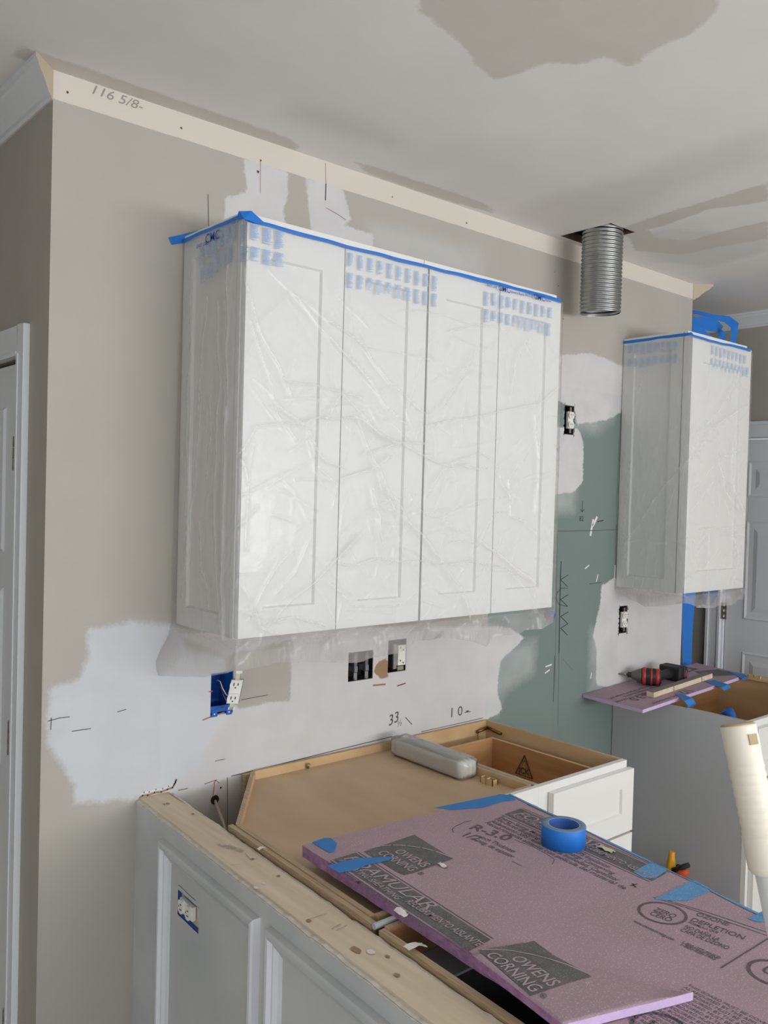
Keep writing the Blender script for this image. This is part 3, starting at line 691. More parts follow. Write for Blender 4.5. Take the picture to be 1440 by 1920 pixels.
FF = [(fp(L), a, w_) for L, a, w_ in (
 ([(461, 502), (480, 597), (503, 652), (547, 738)], .004, .005), ([(505, 502), (600, 588), (644, 627), (697, 660)], .0025, .005),
 ([(558, 552), (600, 613), (642, 658), (700, 719)], .003, .006), ([(536, 716), (592, 722), (642, 736), (680, 744)], .004, .006),
 ([(642, 730), (625, 765), (614, 797)], .004, .005), ([(620, 602), (644, 626), (681, 651), (721, 703), (760, 745), (803, 776)], .0035, .005),
 ([(620, 635), (681, 703), (727, 761), (760, 797)], .003, .006), ([(681, 651), (751, 660), (806, 674)], .0025, .005),
 ([(760, 580), (834, 593), (895, 611), (944, 617)], .0025, .006), ([(840, 623), (901, 611)], .003, .006), ([(959, 614), (910, 660)], .002, .004),
 ([(895, 654), (873, 694), (834, 758)], .003, .006), ([(990, 635), (965, 678), (959, 745)], .0045, .006),
 ([(803, 797), (864, 785), (925, 773), (1011, 757), (1047, 727)], .0045, .006), ([(699, 915), (714, 967), (718, 1022)], .005, .006),
 ([(718, 900), (751, 961), (794, 1013), (828, 1049), (864, 1110), (880, 1165)], .006, .007), ([(754, 918), (797, 964), (831, 973), (855, 994)], .003, .005),
 ([(638, 1043), (675, 1004)], .004, .005), ([(635, 1057), (681, 1054), (751, 1049), (822, 1055), (886, 1055), (925, 1055), (965, 1071), (1008, 1095)], .004, .005),
 ([(834, 970), (895, 939), (947, 932)], .003, .004), ([(892, 1028), (925, 964), (953, 958)], .003, .004), ([(938, 890), (953, 930), (959, 967), (987, 984)], .004, .005),
 ([(974, 866), (956, 897), (954, 940)], .004, .005), ([(901, 1016), (950, 1050), (1002, 1089)], .005, .007), ([(950, 1068), (980, 1098), (1002, 1132)], .003, .005),
 ([(620, 1095), (663, 1138), (699, 1141), (754, 1132)], .003, .004), ([(840, 1012), (892, 1022)], .003, .004),
 ([(465, 1166), (489, 1113), (520, 1060), (552, 1029)], .003, .004), ([(505, 1169), (547, 1124), (592, 1090), (674, 1002)], .005, .006),
 ([(513, 1118), (557, 1071), (581, 1013)], .002, .004), ([(473, 1145), (494, 1174), (526, 1190)], .004, .005), ([(513, 1161), (557, 1155), (592, 1171), (613, 1182)], .004, .005),
 ([(613, 1124), (629, 1179)], .003, .005), ([(449, 1079), (497, 1076)], .002, .003), ([(457, 860), (465, 913), (462, 1029)], .004, .004),
 ([(597, 873), (613, 892), (631, 913), (625, 950)], .003, .005), ([(470, 600), (500, 700), (520, 780), (550, 830)], .003, .005), ([(520, 760), (560, 790), (600, 850), (640, 880)], .005, .007),
 ([(560, 800), (600, 780), (680, 790), (740, 830)], .005, .007), ([(455, 850), (480, 800), (560, 795)], .003, .005), ([(640, 740), (700, 800), (740, 830), (800, 830)], .005, .007),
 ([(690, 850), (750, 830), (830, 870), (910, 880)], .004, .006), ([(640, 900), (700, 880), (740, 850)], .004, .006), ([(660, 780), (720, 900), (735, 960)], .005, .007),
 ([(840, 870), (900, 850), (935, 880)], .003, .006), ([(800, 930), (830, 880), (880, 870)], .003, .006), ([(1000, 780), (1010, 860), (1005, 960)], .004, .006))]
FS = [(sp(L), a, w_) for L, a, w_ in (
 ([(358, 500), (356, 650), (354, 800), (352, 1000), (346, 1120)], .006, .004), ([(385, 560), (375, 700), (372, 780)], .004, .008), ([(380, 740), (372, 860), (362, 960), (358, 1040)], .006, .005),
 ([(395, 740), (396, 820), (388, 900)], .006, .005), ([(408, 560), (412, 700), (405, 900), (408, 1050), (418, 1190)], .008, .010), ([(425, 500), (428, 700), (424, 900), (420, 1100), (422, 1200)], .010, .008),
 ([(375, 980), (380, 1060), (395, 1140)], .004, .006))]
LOWX = [(-.33, 1.195), (-.25, 1.205), (-.12, 1.225), (-.03, 1.250), (0, 1.262), (.19, 1.263), (.30, 1.245), (.407, 1.239), (.526, 1.25), (.62, 1.275), (.718, 1.28), (.82, 1.262), (.922, 1.231), (.99, 1.262), (1.08, 1.262), (1.171, 1.272), (1.245, 1.285), (1.4, 1.31)]
def zlow1(s):
    x = s-SL; return float(np.interp(x, [a for a, b in LOWX], [b for a, b in LOWX]))
def blk(u0, v0, u1, v1, n, w_, h_, side=False, x_off=SL):
    g = sp if side else fp
    (a, b), (c, d) = g([(u0, v0), (u1, v1)])
    return (a, b, c, d, n, w_, h_)
BL = [blk(654, 474, 813, 518, 10, .020, .043), blk(653, 512, 812, 551, 10, .020, .040), blk(910, 547, 1030, 577, 10, .021, .042), blk(910, 580, 1027, 607, 10, .021, .040),
      blk(448, 415, 518, 432, 4, .028, .047), blk(448, 457, 517, 473, 4, .028, .041), blk(369, 466, 430, 418, 6, .026, .050, True), blk(372, 503, 422, 462, 5, .026, .044, True)]
f1, at1 = film('masking_film', 0, 1.2448, 2.374, zlow1, FF, FS, BL, 'clear masking film hanging over the two joined wall cabinets at left', 3, side_out=.006, tail=lambda f: .045*(1-f))
# printed maker's mark, upper edge
def film_text(ob, body, at, s, z, size, m='ink_navy', side=False, sl=0):
    o = Vector(wloc(ob)); mb = MB(); p = at(s, z); xd = (0, -1, 0) if side else (1, 0, 0)
    n = Vector(xd).cross(Vector((0, 0, 1)))
    mb.text(body, Vector(p)+n*.002, xd, (0, 0, 1), size, m, bold=.01); mb.build('printed_mark', ob)
for u, v, tx, sz in ((913, 535, 'EASY USE', .011), (934, 543, 'CMC', .026), (956, 547, "Painter's Plastic", .011), (984, 553, 'EASY USE', .011), (1001, 559, 'CMC', .026), (1022, 563, 'Painter', .011)):
    s, z = fp([(u, v)])[0]; film_text(f1, tx, at1, s, z-.002, sz)
for u, v, tx, sz in ((366, 447, 'EASY USE', .014), (382, 438, 'CMC', .034)):
    s, z = sp([(u, v)])[0]; film_text(f1, tx, at1, s, z-.026, sz, side=True)
fpr = lambda L: [(lambda p: (p.x-RX0+SL, p.z))(P(u, v, 'y', -.336)) for u, v in L]
spr = lambda L: [(lambda p: (-.004-p.y, p.z))(P(u, v, 'x', RX0-.008)) for u, v in L]
FR = [(fpr(L), a, w_) for L, a, w_ in (
 ([(1300, 860), (1340, 800), (1400, 760)], .004, .007), ([(1300, 820), (1350, 770), (1395, 690)], .003, .006), ([(1310, 990), (1360, 990), (1395, 985)], .005, .006), ([(1345, 850), (1360, 920), (1385, 960)], .006, .008),
 ([(1375, 830), (1372, 900), (1392, 960)], .006, .008), ([(1330, 1000), (1328, 1080)], .004, .006), ([(1295, 960), (1340, 900)], .003, .006), ([(1370, 1000), (1385, 1050), (1375, 1090)], .004, .007), ([(1300, 1050), (1330, 1010)], .003, .005), ([(1300, 920), (1350, 860), (1395, 840)], .003, .005))]
FSR = [(spr(L), a, w_) for L, a, w_ in (
 ([(1290, 860), (1240, 920), (1170, 1025)], .004, .006), ([(1285, 870), (1250, 960), (1200, 1040)], .002, .006), ([(1182, 860), (1172, 980), (1174, 1060)], .003, .004), ([(1205, 700), (1195, 740)], .003, .004), ([(1285, 1010), (1230, 1020), (1180, 1010)], .002, .004))]
def zlow2(s):
    return float(np.interp(s, [0, .05, .15, .25, .33, .45, .60, .75, .82, .95], [1.320, 1.295, 1.265, 1.280, 1.300, 1.270, 1.265, 1.275, 1.285, 1.30]))
def blr(u0, v0, u1, v1, n, w_, h_, side=False):
    (a, b), (c, d) = (spr if side else fpr)([(u0, v0), (u1, v1)]); return (a, b, c, d, n, w_, h_)
BR = [blr(1337, 648, 1397, 667, 9, .017, .042), blr(1336, 672, 1402, 690, 10, .017, .040), blr(1177, 648, 1262, 641, 8, .019, .042, True), blr(1176, 674, 1262, 665, 8, .019, .039, True)]
f2, at2 = film('masking_film', RX0, RX1, 2.372, zlow2, FR, FSR, BR, 'clear masking film over the narrow wall cabinet at right', 9, side_out=.004, step=.004, wrap_r=.10)

# ------------------------------------------------ blue tape along the cabinet tops
def top_tape(name, x0, x1, label, tab=False):
    mb = MB(); top = []; bot = []
    def add(x, y, nx, ny, zc, h):
        j = .0025*mn.noise((x*14, y*14, 3)); top.append((x+nx*.004, y+ny*.004, zc+h/2+j)); bot.append((x+nx*.0075, y+ny*.0075, zc-h/2+j*1.4))
    for k in range(14): y = -.006-.318*k/13; add(x0-.002, y, -1, 0, 2.385+.010*math.sin(math.pi*k/13)*0, .012+.005*mn.noise((y*9, 1, 1)))
    for k in range(60): x = x0+(x1-x0)*k/59; add(x, -.325, 0, -1, 2.376-.003*math.sin(k*.1), .010+.008*abs(mn.noise((x*3, 1, 1))))
    mb.ribbon(top, bot, 'btape')
    if tab:     # free end stuck on the wall and the crumpled corner fold
        q = [P(u, v, 'y', -.0025) for u, v in ((316, 445), (322, 459), (345, 455), (362, 442), (372, 432), (352, 437), (335, 441))]
        mb.face(q, 'btape')
        a = Vector((x0-.012, -.338, 2.372)); 
        mb.raw([a, a+Vector((.03, -.004, -.004)), a+Vector((.055, -.002, .004)), a+Vector((.022, .004, .026)), a+Vector((-.006, .018, .022)), a+Vector((-.004, .03, .006))], [(0, 1, 3), (1, 2, 3), (0, 3, 4), (0, 4, 5)], 'btape')
    return mb.build(name, label=label, cat='tape', group='blue tape holding the masking film')
top_tape('painters_tape', 0, 1.236, 'long strip of blue tape along the top of the left cabinet pair', True)
top_tape('painters_tape', RX0, RX1-.02, 'strip of blue tape round the top edge of the narrow right cabinet')
# loose loops behind the right cabinet and strip down the wall end
mb = MB()
def px_ribbon(La, Lb, y, m='btape', wav=.012):
    A = []; B = []
    for k, ((u, v), (u2, v2)) in enumerate(zip(La, Lb)):
        p = P(u, v, 'y', y+wav*math.sin(k*1.3)); q = P(u2, v2, 'y', y+.012+wav*math.cos(k*1.1)); A.append(p); B.append(q)
    mb.ribbon(A, B, m)
px_ribbon([(1285, 580), (1310, 583), (1340, 590), (1368, 593), (1385, 606), (1383, 625), (1378, 650), (1372, 675)], [(1285, 586), (1310, 590), (1340, 599), (1358, 604), (1370, 614), (1371, 630), (1366, 650), (1362, 670)], .06)
px_ribbon([(1283, 592), (1305, 595), (1330, 594), (1345, 600), (1356, 612), (1350, 616), (1362, 625), (1358, 640), (1360, 660)], [(1283, 610), (1305, 612), (1325, 620), (1340, 622), (1348, 625), (1345, 636), (1352, 640), (1350, 650), (1352, 660)], .04)
px_ribbon([(1283, 608), (1300, 606), (1318, 615), (1330, 628), (1350, 640)], [(1283, 640), (1300, 640), (1315, 645), (1330, 650), (1345, 660)], .03)
mb.build('loose_tape', label='tangled loops of blue tape standing above the narrow right cabinet', cat='tape')
mb = MB()
px_ribbon([(1279, 1080), (1279, 1120), (1279, 1160), (1279, 1200), (1280, 1270)], [(1305, 1080), (1304, 1120), (1300, 1160), (1298, 1200), (1296, 1270)], .02, wav=.004)
mb.build('hanging_tape', label='blue tape strip hanging down the wall end below the narrow cabinet', cat='tape')
mb = MB()
for L in ([(1317, 1085), (1328, 1085), (1327, 1118), (1322, 1140), (1318, 1136)], [(1331, 1085), (1352, 1085), (1344, 1118), (1340, 1128), (1332, 1136)]):
    mb.prism([P(u, v, 'x', XR-.0275) for u, v in L], (.0008, 0, 0), 'btape')
mb.build('tape_scrap', label='two short blue tape ends stuck on the casing of the right door', cat='tape')

# ------------------------------------------------ flexible duct
mb = MB(); cx, cy, r0 = 1.677, -.172, .076; prof = []
z0, z1 = 2.425, ZC+.09; nz_ = 27*8; V = []; Fc = []; sg = 56
for i in range(nz_+1):
    z = z0+(z1-z0)*i/nz_; t = 27*i/nz_
    for k in range(sg):
        a = 2*math.pi*k/sg; ph = 2*math.pi*(t+k/sg); rr = r0+.0022*math.sin(ph)+.0006*mn.noise((z*30, a, 0)); sq = 1+.012*math.cos(2*a)
        V.append((cx+rr*sq*math.cos(a)+.01*(z-z0)/.3*0, cy+rr*math.sin(a), z+.004*math.sin(a+1)*(1-i/nz_)))
for i in range(nz_):
    for k in range(sg):
        k2 = (k+1) % sg; Fc.append((i*sg+k, i*sg+k2, (i+1)*sg+k2, (i+1)*sg+k))
mb.raw(V, Fc, 'metal', True); mb.nonorm = True
mb.build('exhaust_duct', label='ribbed aluminium exhaust duct sticking down through the ceiling hole', cat='duct')

# ------------------------------------------------ outlets
def receptacle(mb, c, X, Y, Nn, s=1, sep=.0195, m='dev_white'):
    """duplex face: two rounded sockets with slots; X across, Y along"""
    c, X, Y, Nn = map(Vector, (c, X, Y, Nn))
    for sg_ in (-1, 1):
        o = c+Y*sep*sg_; ring = []
        for k in range(20):
            a = 2*math.pi*k/20; x, y = .0172*math.cos(a), .0172*math.sin(a); y = max(-.0135, min(.0135, y)); ring.append(o+X*x+Y*y+Nn*.006)
        mb.prism(ring, -Nn*.014, m)
        for dx, h_ in ((-.006, .0045), (.006, .0036)):
            q = o+X*dx+Y*.002+Nn*.0066; mb.face([q-X*.0014-Y*h_, q+X*.0014-Y*h_, q+X*.0014+Y*h_, q-X*.0014+Y*h_], 'slot')
        q = o-Y*.0075+Nn*.0066; mb.face([q+X*.0022*math.cos(a*math.pi/4)+Y*.0022*math.sin(a*math.pi/4) for a in range(8)], 'slot')
    mb.obox(c-X*.0165-Y*.034-Nn*.010, X*.033, Y*.068, Nn*.010, m)
def strap(mb, c, X, Y, Nn):
    c, X, Y, Nn = map(Vector, (c, X, Y, Nn))
    mb.obox(c-X*.006-Y*.052-Nn*.0115, X*.012, Y*.104, Nn*.0012, 'nickel')
    for sg_ in (-1, 1): mb.obox(c-X*.006+Y*(.034 if sg_ > 0 else -.052)-Nn*.0115, X*.012, Y*.018, Nn*.011, 'nickel')
def wall_box(parent, h, m, depth=.06, fr=.0035):
    mb = MB(); x0, x1, z0, z1 = h; x0 -= .001; x1 += .001
    for a, b, c, d in ((x0, x0+fr, z0, z1), (x1-fr, x1, z0, z1), (x0, x1, z0, z0+fr), (x0, x1, z1-fr, z1)): mb.box(a, b, .003, depth, c, d, m)
    mb.box(x0, x1, depth, depth+fr, z0, z1, m); mb.build('box', parent)
t = thing('wall_outlet', (1.731, 0, H_grn[2]), 'white duplex outlet in a dark cut-out high on the green board', 'outlet')
wall_box(t, H_grn, 'dark'); mb = MB(); c = ((H_grn[0]+H_grn[1])/2+.004, -.004, (H_grn[2]+H_grn[3])/2); receptacle(mb, c, (1, 0, 0), (0, 0, 1), (0, -1, 0)); mb.build('receptacle', t); mb = MB(); strap(mb, c, (1, 0, 0), (0, 0, 1), (0, -1, 0)); mb.build('strap', t)
t = thing('wall_outlet', (2.155, 0, H_rt[2]), 'white duplex outlet in the pale patched wall under the narrow cabinet', 'outlet')
wall_box(t, H_rt, 'dark'); mb = MB(); c = ((H_rt[0]+H_rt[1])/2+.004, -.004, (H_rt[2]+H_rt[3])/2); receptacle(mb, c, (1, 0, 0), (0, 0, 1), (0, -1, 0)); mb.build('receptacle', t); mb = MB(); strap(mb, c, (1, 0, 0), (0, 0, 1), (0, -1, 0)); mb.build('strap', t)
# blue box and the receptacle pulled out of it
t = thing('electrical_box', (.155, 0, H_blue[2]), 'open blue plastic switch box in the wall under the left cabinet', 'electrical box')
wall_box(t, H_blue, 'box_blue', .075, .003)
mb = MB()
for x in (H_blue[0]+.004, H_blue[1]-.022): mb.box(x, x+.018, -.002, .004, H_blue[2]-.004, H_blue[2]+.016, 'box_blue'); mb.box(x+.006, x+.010, -.003, -.002, H_blue[2]+.002, H_blue[2]+.006, 'dev_white')
mb.box(H_blue[0], H_blue[1], .0, .006, H_blue[2]+.008, H_blue[2]+.026, 'box_blue'); mb.build('mounting_ear', t)
t = thing('hanging_outlet', (.215, -.03, 1.06), 'white duplex outlet pulled out beside the blue switch box on its wires', 'outlet')
c = P(440, 1297, 'y', -.045); X = Vector((.80, -.60, 0)); Y = Vector((.22, 0, .975)); Nn = X.cross(Y).normalized()
Nn = Nn if Nn.y < 0 else -Nn
mb = MB(); receptacle(mb, c, X, Y, Nn); mb.build('receptacle', t)
mb = MB(); mb.obox(c-X*.0165-Y*.034-Nn*.034, X*.033, Y*.068, Nn*.024, 'dev_grey'); mb.build('back', t)
mb = MB(); strap(mb, c, X, Y, Nn)
for s_ in (-1, 1): mb.obox(c+X*.001-X*.009+Y*.052*s_-Nn*.002, X*.018, Y*.008, Nn*.0015, 'dev_white')
mb.build('strap', t)
mb = MB(); mb.tube([P(402, 1277, 'y', .05), P(408, 1275, 'y', .02), P(413, 1278, 'y', 0), P(417, 1290, 'y', -.012), P(424, 1302, 'y', -.02), P(430, 1307, 'y', -.026)], .0016, 'wire_w', 6); mb.build('white_wire', t)
mb = MB(); mb.tube([P(408, 1284, 'y', .04), P(415, 1291, 'y', .01), P(419, 1303, 'y', -.01), P(426, 1317, 'y', -.024)], .0011, 'wire_c', 6); mb.build('copper_wire', t)
# double metal box with two switches seen from the edge
t = thing('electrical_box', (.673, 0, H_dbl[2]), 'open grey steel double box behind the film edge, devices unmounted', 'electrical box')
wall_box(t, H_dbl, 'dark', .06, .002)
for k in (0, 1):
    x = H_dbl[0]+.022+.047*k; mb = MB(); mb.box(x, x+.012, -.003, .012, H_dbl[2]+.028, H_dbl[3]-.004, 'box_metal'); mb.box(x+.001, x+.014, -.004, .03, H_dbl[2]+.030, H_dbl[2]+.048, 'dev_grey')
    mb.box(x-.001, x+.013, -.003, -.001, H_dbl[2]+.004, H_dbl[2]+.03, 'metal'); mb.tube([(x+.004, -.002, H_dbl[2]+.008), (x+.004, -.008, H_dbl[2]+.008)], .004, 'metal', 8); mb.build('switch', t)
t = thing('wall_outlet', (.83, 0, H_gf[2]), 'white rectangular outlet with a centre button right of the brown torn patch', 'outlet')
wall_box(t, H_gf, 'dark', .06, .002)
mb = MB(); c = Vector(((H_gf[0]+H_gf[1])/2+.006, -.010, (H_gf[2]+H_gf[3])/2+.004)); mb.obox(c+Vector((-.017, .0, -.034)), (.034, 0, 0), (0, 0, .068), (0, -.008, 0), 'dev_white')
for zz in (-.022, .022):
    for dx, dz in ((-.007, .004), (.006, -.004)): q = c+Vector((dx, -.0086, zz+dz)); mb.face([q+Vector((a, 0, b)) for a, b in ((-.002, -.003), (.002, -.003), (.002, .003), (-.002, .003))], 'slot')
mb.obox(c+Vector((-.010, -.008, -.007)), (.02, 0, 0), (0, 0, .014), (0, -.001, 0), 'dev_white'); mb.build('receptacle', t, bevel=.0008)
mb = MB(); mb.obox(c+Vector((-.034, .012, -.045)), (.014, 0, 0), (0, 0, .085), (0, -.016, 0), 'metal'); mb.obox(c+Vector((-.014, .0, -.052)), (.028, 0, 0), (0, 0, .014), (0, -.002, 0), 'nickel'); mb.build('bracket', t)
# outlet lying sideways in the half wall
t = thing('wall_outlet', (PX0-.017, -.288, OB[2]), 'white duplex outlet set sideways in a blue box on the half wall', 'outlet')
mb = MB(); mb.sh = SH; ya, yb, za, zb = OB
mb.box(PX0+.002, PX0+.05, ya, ya+.003, za, zb, 'box_blue').box(PX0+.002, PX0+.05, yb-.003, yb, za, zb, 'box_blue').box(PX0+.002, PX0+.05, ya, yb, za, za+.003, 'box_blue').box(PX0+.002, PX0+.05, ya, yb, zb-.003, zb, 'box_blue').box(PX0+.014, PX0+.018, ya, yb, za, zb, 'box_blue')
mb.build('box', t)
mb = MB(); mb.sh = SH; receptacle(mb, (PX0-.004, (ya+yb)/2+.004, (za+zb)/2+.004), (0, 0, 1), (0, -1, 0), (-1, 0, 0)); mb.build('receptacle', t)
mb = MB(); mb.sh = SH; mb.stroke([US(PH(335, 1659)), US(PH(367, 1689))], .0015, 'pencil', (-1, 0, 0)); mb.build('wall_half_pencil_line', hw)
# cable from the round hole
mb = MB(); mb.tube([P(403, 1500, 'y', .03), P(404, 1503, 'y', -.01), P(412, 1525, 'y', -.07), P(420, 1545, 'y', -.13), P(424, 1560, 'y', -.17)], .0045, 'wire_g', 8)
mb.build('cable', label='grey cable coming out of the round hole in the corner of the wall', cat='cable')
# blue cap on the wall
mb = MB(); c = P(1033, 1153, 'y', -.02)
mb.tube([c+Vector((0, .02, 0)), c+Vector((0, -.004, 0)), c+Vector((0, -.012, 0))], [.018, .018, .013], 'box_blue', 14); mb.tube([c+Vector((-.012, -.013, -.008)), c+Vector((-.014, .0, -.012))], .007, 'red_mark', 8)
mb.build('wire_connector', label='small blue plastic wire connector on the green board beside the cabinet corner', cat='connector')

# ================================================================ base cabinets
ZBASE = .876
# corner cabinet with a chamfered back, plywood top set below its rim
t = thing('corner_cabinet', (.42, -.45, 0), 'corner base cabinet with a recessed plywood top and chamfered back', 'cabinet')
outl = [(.262, -.018), (.832, -.018), (.832, -.585), (.70, -.585), (.64, -.69), (.64, -.905), (-.021, -.905), (.013, -.345)]
zp = ZBASE-.026
mb = MB(); mb.prism([(x, y, zp) for x, y in outl], (0, 0, -.018), 'ply'); mb.build('top_panel', t)
def wallseg(mb, a, b, th, z0, z1, m, mt):
    a, b = Vector((*a, 0)), Vector((*b, 0)); d = (b-a).normalized(); nrm = Vector((-d.y, d.x, 0))*th
    mb.prism([a+Vector((0, 0, z1)), b+Vector((0, 0, z1)), b+nrm+Vector((0, 0, z1)), a+nrm+Vector((0, 0, z1))], (0, 0, z0-z1), mt, m)
mb = MB(); n = len(outl)
for i in range(n):
    a, b = outl[i], outl[(i+1) % n]; wallseg(mb, a, b, .012, .1, ZBASE, 'ply_lt', 'ply_edge_h')
mb.build('body', t)
mb = MB(); mb.box(.225, .262, -.022, -.006, ZBASE-.08, ZBASE-.004, 'ply_edge'); mb.build('back_rail', t)
mb = MB(); mb.box(.66, .8438, -.614, -.5975, .10, ZBASE+.0005, 'white'); mb.box(.68, .822, -.634, -.614, .12, ZBASE-.045, 'white'); mb.build('face_frame', t, bevel=.001)
for x, y in ((.818, -.455),):
    mb = MB()
    for k in (0, 1): mb.box(x-.022, x, y-.024+.026*k, y-.022+.026*k, zp, zp+.017, 'ply_lt')
    mb.box(x-.022, x, y+.024, y+.026, zp, zp+.017, 'ply_lt'); mb.box(x-.002, x, y-.024, y+.026, zp, zp+.017, 'ply_lt'); mb.box(x-.022, x-.020, y-.024, y+.026, zp, zp+.017, 'ply_lt'); mb.build('corner_block', t)
mb = MB(); mb.tube([(.45, -.023, zp+.004), (.45, -.030, zp+.016)], .005, 'nickel', 8); mb.build('bracket', t)
# drawer cabinet right of it
t = thing('drawer_cabinet', (1.063, -.3, 0), 'white base cabinet with an open top and a wooden drawer showing the maker mark', 'cabinet')
bx0, bx1 = .848, 1.284
mb = MB(); mb.box(bx0, bx0+.016, -.595, -.003, .10, ZBASE, 'board_gray', 'ply_edge_h'); mb.box(bx1-.012, bx1, -.595, -.003, .10, ZBASE, 'ply_lt', 'ply_edge_h'); mb.box(bx0+.016, bx1-.012, -.015, -.003, .10, ZBASE, 'ply_lt', 'ply_edge_h'); mb.box(bx0+.016, bx1-.012, -.595, -.015, .10, .112, 'ply'); mb.build('body', t)
mb = MB(); mb.box(bx0-.004, bx1, -.614, -.595, ZBASE-.035, ZBASE, 'white'); mb.box(bx0-.004, bx0+.046, -.614, -.595, .10, ZBASE-.035, 'white'); mb.box(bx1-.03, bx1, -.614, -.595, .10, ZBASE-.035, 'white'); mb.box(bx0, bx1, -.61, -.595, .62, .655, 'white'); mb.build('face_frame', t, bevel=.001)
zd0, zd1 = .700, .838
dx0, dx1, dy0, dy1 = .885, 1.226, -.590, -.088
dr = MB()
for a in ((dx0, dx0+.013, dy0, dy1), (dx1-.013, dx1, dy0, dy1), (dx0+.013, dx1-.013, dy1-.013, dy1), (dx0+.013, dx1-.013, dy0, dy0+.013)): dr.box(*a, zd0, zd1, 'drawer_in', 'ply_lt')
dr.box(dx0, dx1, dy0, dy1, zd0-.01, zd0, 'drawer_in')
o3 = Vector((dx1-.0136, -.215, .742)); Xd, Zd = Vector((0, -1, 0)), Vector((0, 0, 1)); Nn = (-1, 0, 0)
A_, B_, T_ = o3, o3+Xd*.074, o3+Xd*.037+Zd*.070
dr.stroke([A_, T_, B_], .006, 'torn_dark', Nn); dr.stroke([A_, B_], .003, 'torn_dark', Nn); dr.stroke([A_+Xd*.012+Zd*.006, T_-Zd*.016, B_-Xd*.012+Zd*.006], .002, 'torn_dark', Nn)
dr.text('JCK', o3+Xd*.013+Zd*.006+Vector(Nn)*.0008, Xd, Zd, .030, 'torn_dark', bold=.03, sx=.95); dr.text('CABINETS', o3+Xd*.004-Zd*.014+Vector(Nn)*.0008, Xd, Zd, .013, 'torn_dark', sx=1.1, space=1.1)
front = dr.build('drawer', t)
mb = MB(); shaker(mb, (bx0+.038, -.636, .655), (1, 0, 0), (0, 0, 1), (0, -1, 0), 1.292-bx0-.038, .198, .020, .060, .008, 'white', .055); mb.build('drawer_front', t)
mb = MB(); shaker(mb, (bx0+.038, -.636, .385), (1, 0, 0), (0, 0, 1), (0, -1, 0), 1.292-bx0-.038, .262, .020, .06, .008, 'white'); mb.build('drawer_front', t)
mb = MB(); shaker(mb, (bx0+.038, -.636, .115), (1, 0, 0), (0, 0, 1), (0, -1, 0), 1.292-bx0-.038, .262, .020, .06, .008, 'white'); mb.build('drawer_front', t)
mb = MB(); zq = ZBASE-.028
mb.tube([(1.215, -.022, zq-.006), (1.235, -.026, zq), (1.268, -.026, zq+.004)], .006, 'brass', 8); mb.tube([(1.268, -.026, zq+.004), (1.266, -.06, zq), (1.266, -.095, zq-.004)], .006, 'brass', 8); mb.tube([(1.22, -.022, zq-.01), (1.22, -.024, zq-.034)], .0015, 'torn_dark', 6)
mb.build('corner_brace', t)
mb = MB(); mb.box(1.20, 1.235, -.594, -.570, .838, .858, 'ply_lt'); mb.build('corner_block', t)
# peninsula cabinet beyond the corner one, its deep inside shade painted as a near-black liner
t = thing('peninsula_cabinet', (.35, -1.4, 0), 'open peninsula base cabinet between the half wall and the big foam board', 'cabinet')
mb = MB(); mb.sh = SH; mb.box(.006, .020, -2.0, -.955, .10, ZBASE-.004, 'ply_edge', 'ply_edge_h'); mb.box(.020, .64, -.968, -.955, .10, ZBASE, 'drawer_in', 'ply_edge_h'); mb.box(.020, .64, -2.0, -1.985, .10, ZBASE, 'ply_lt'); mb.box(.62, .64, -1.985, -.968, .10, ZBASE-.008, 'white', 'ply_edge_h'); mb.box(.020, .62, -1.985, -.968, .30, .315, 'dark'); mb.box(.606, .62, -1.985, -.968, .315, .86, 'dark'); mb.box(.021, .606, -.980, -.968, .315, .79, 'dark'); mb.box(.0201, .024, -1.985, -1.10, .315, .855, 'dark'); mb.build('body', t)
mb = MB(); mb.sh = SH; mb.box(.021, .60, -1.065, -.970, .795, .80, 'board_gray'); mb.build('spreader', t)
mb = MB(); mb.sh = SH; mb.tube([(.006, -.938, ZBASE-.004), (.3, -.938, ZBASE-.004)], .0065, 'board_gray', 8); mb.build('filler_strip', t)
mb = MB(); mb.sh = SH; mb.box(.0065, .0195, -.930, -.33, .80, ZBASE-.002, 'ply_edge', 'ply_edge_h'); mb.build('plywood_strip', label='thin plywood strip on edge between the half wall stud and the corner cabinet', cat='wood strip')
# shreds of white filler over the strip
for i, (u, v, lb) in enumerate(((490, 1593, 'small white dab of filler on the plywood strip nearer the wall'), (774, 1775, 'larger white dab of filler over the plywood strip by the dark gap'))):
    mb = MB(); p = P(u, v, 'z', ZBASE); s_ = .5+.45*i; V = []
    for a in range(7):
        for b in range(4): V.append(p+Vector(((a-3)*.006*s_, (b-1.5)*.006*s_-.004*a*s_*.6, .002+.006*s_*abs(mn.noise((a*.8, b*.9, i+1)))+.004*math.sin(a*.5))))
    mb.raw(V, [(a*4+b, (a+1)*4+b, (a+1)*4+b+1, a*4+b+1) for a in range(6) for b in range(3)], 'spackle', True); mb.build('filler_dab', label=lb, cat='filler')
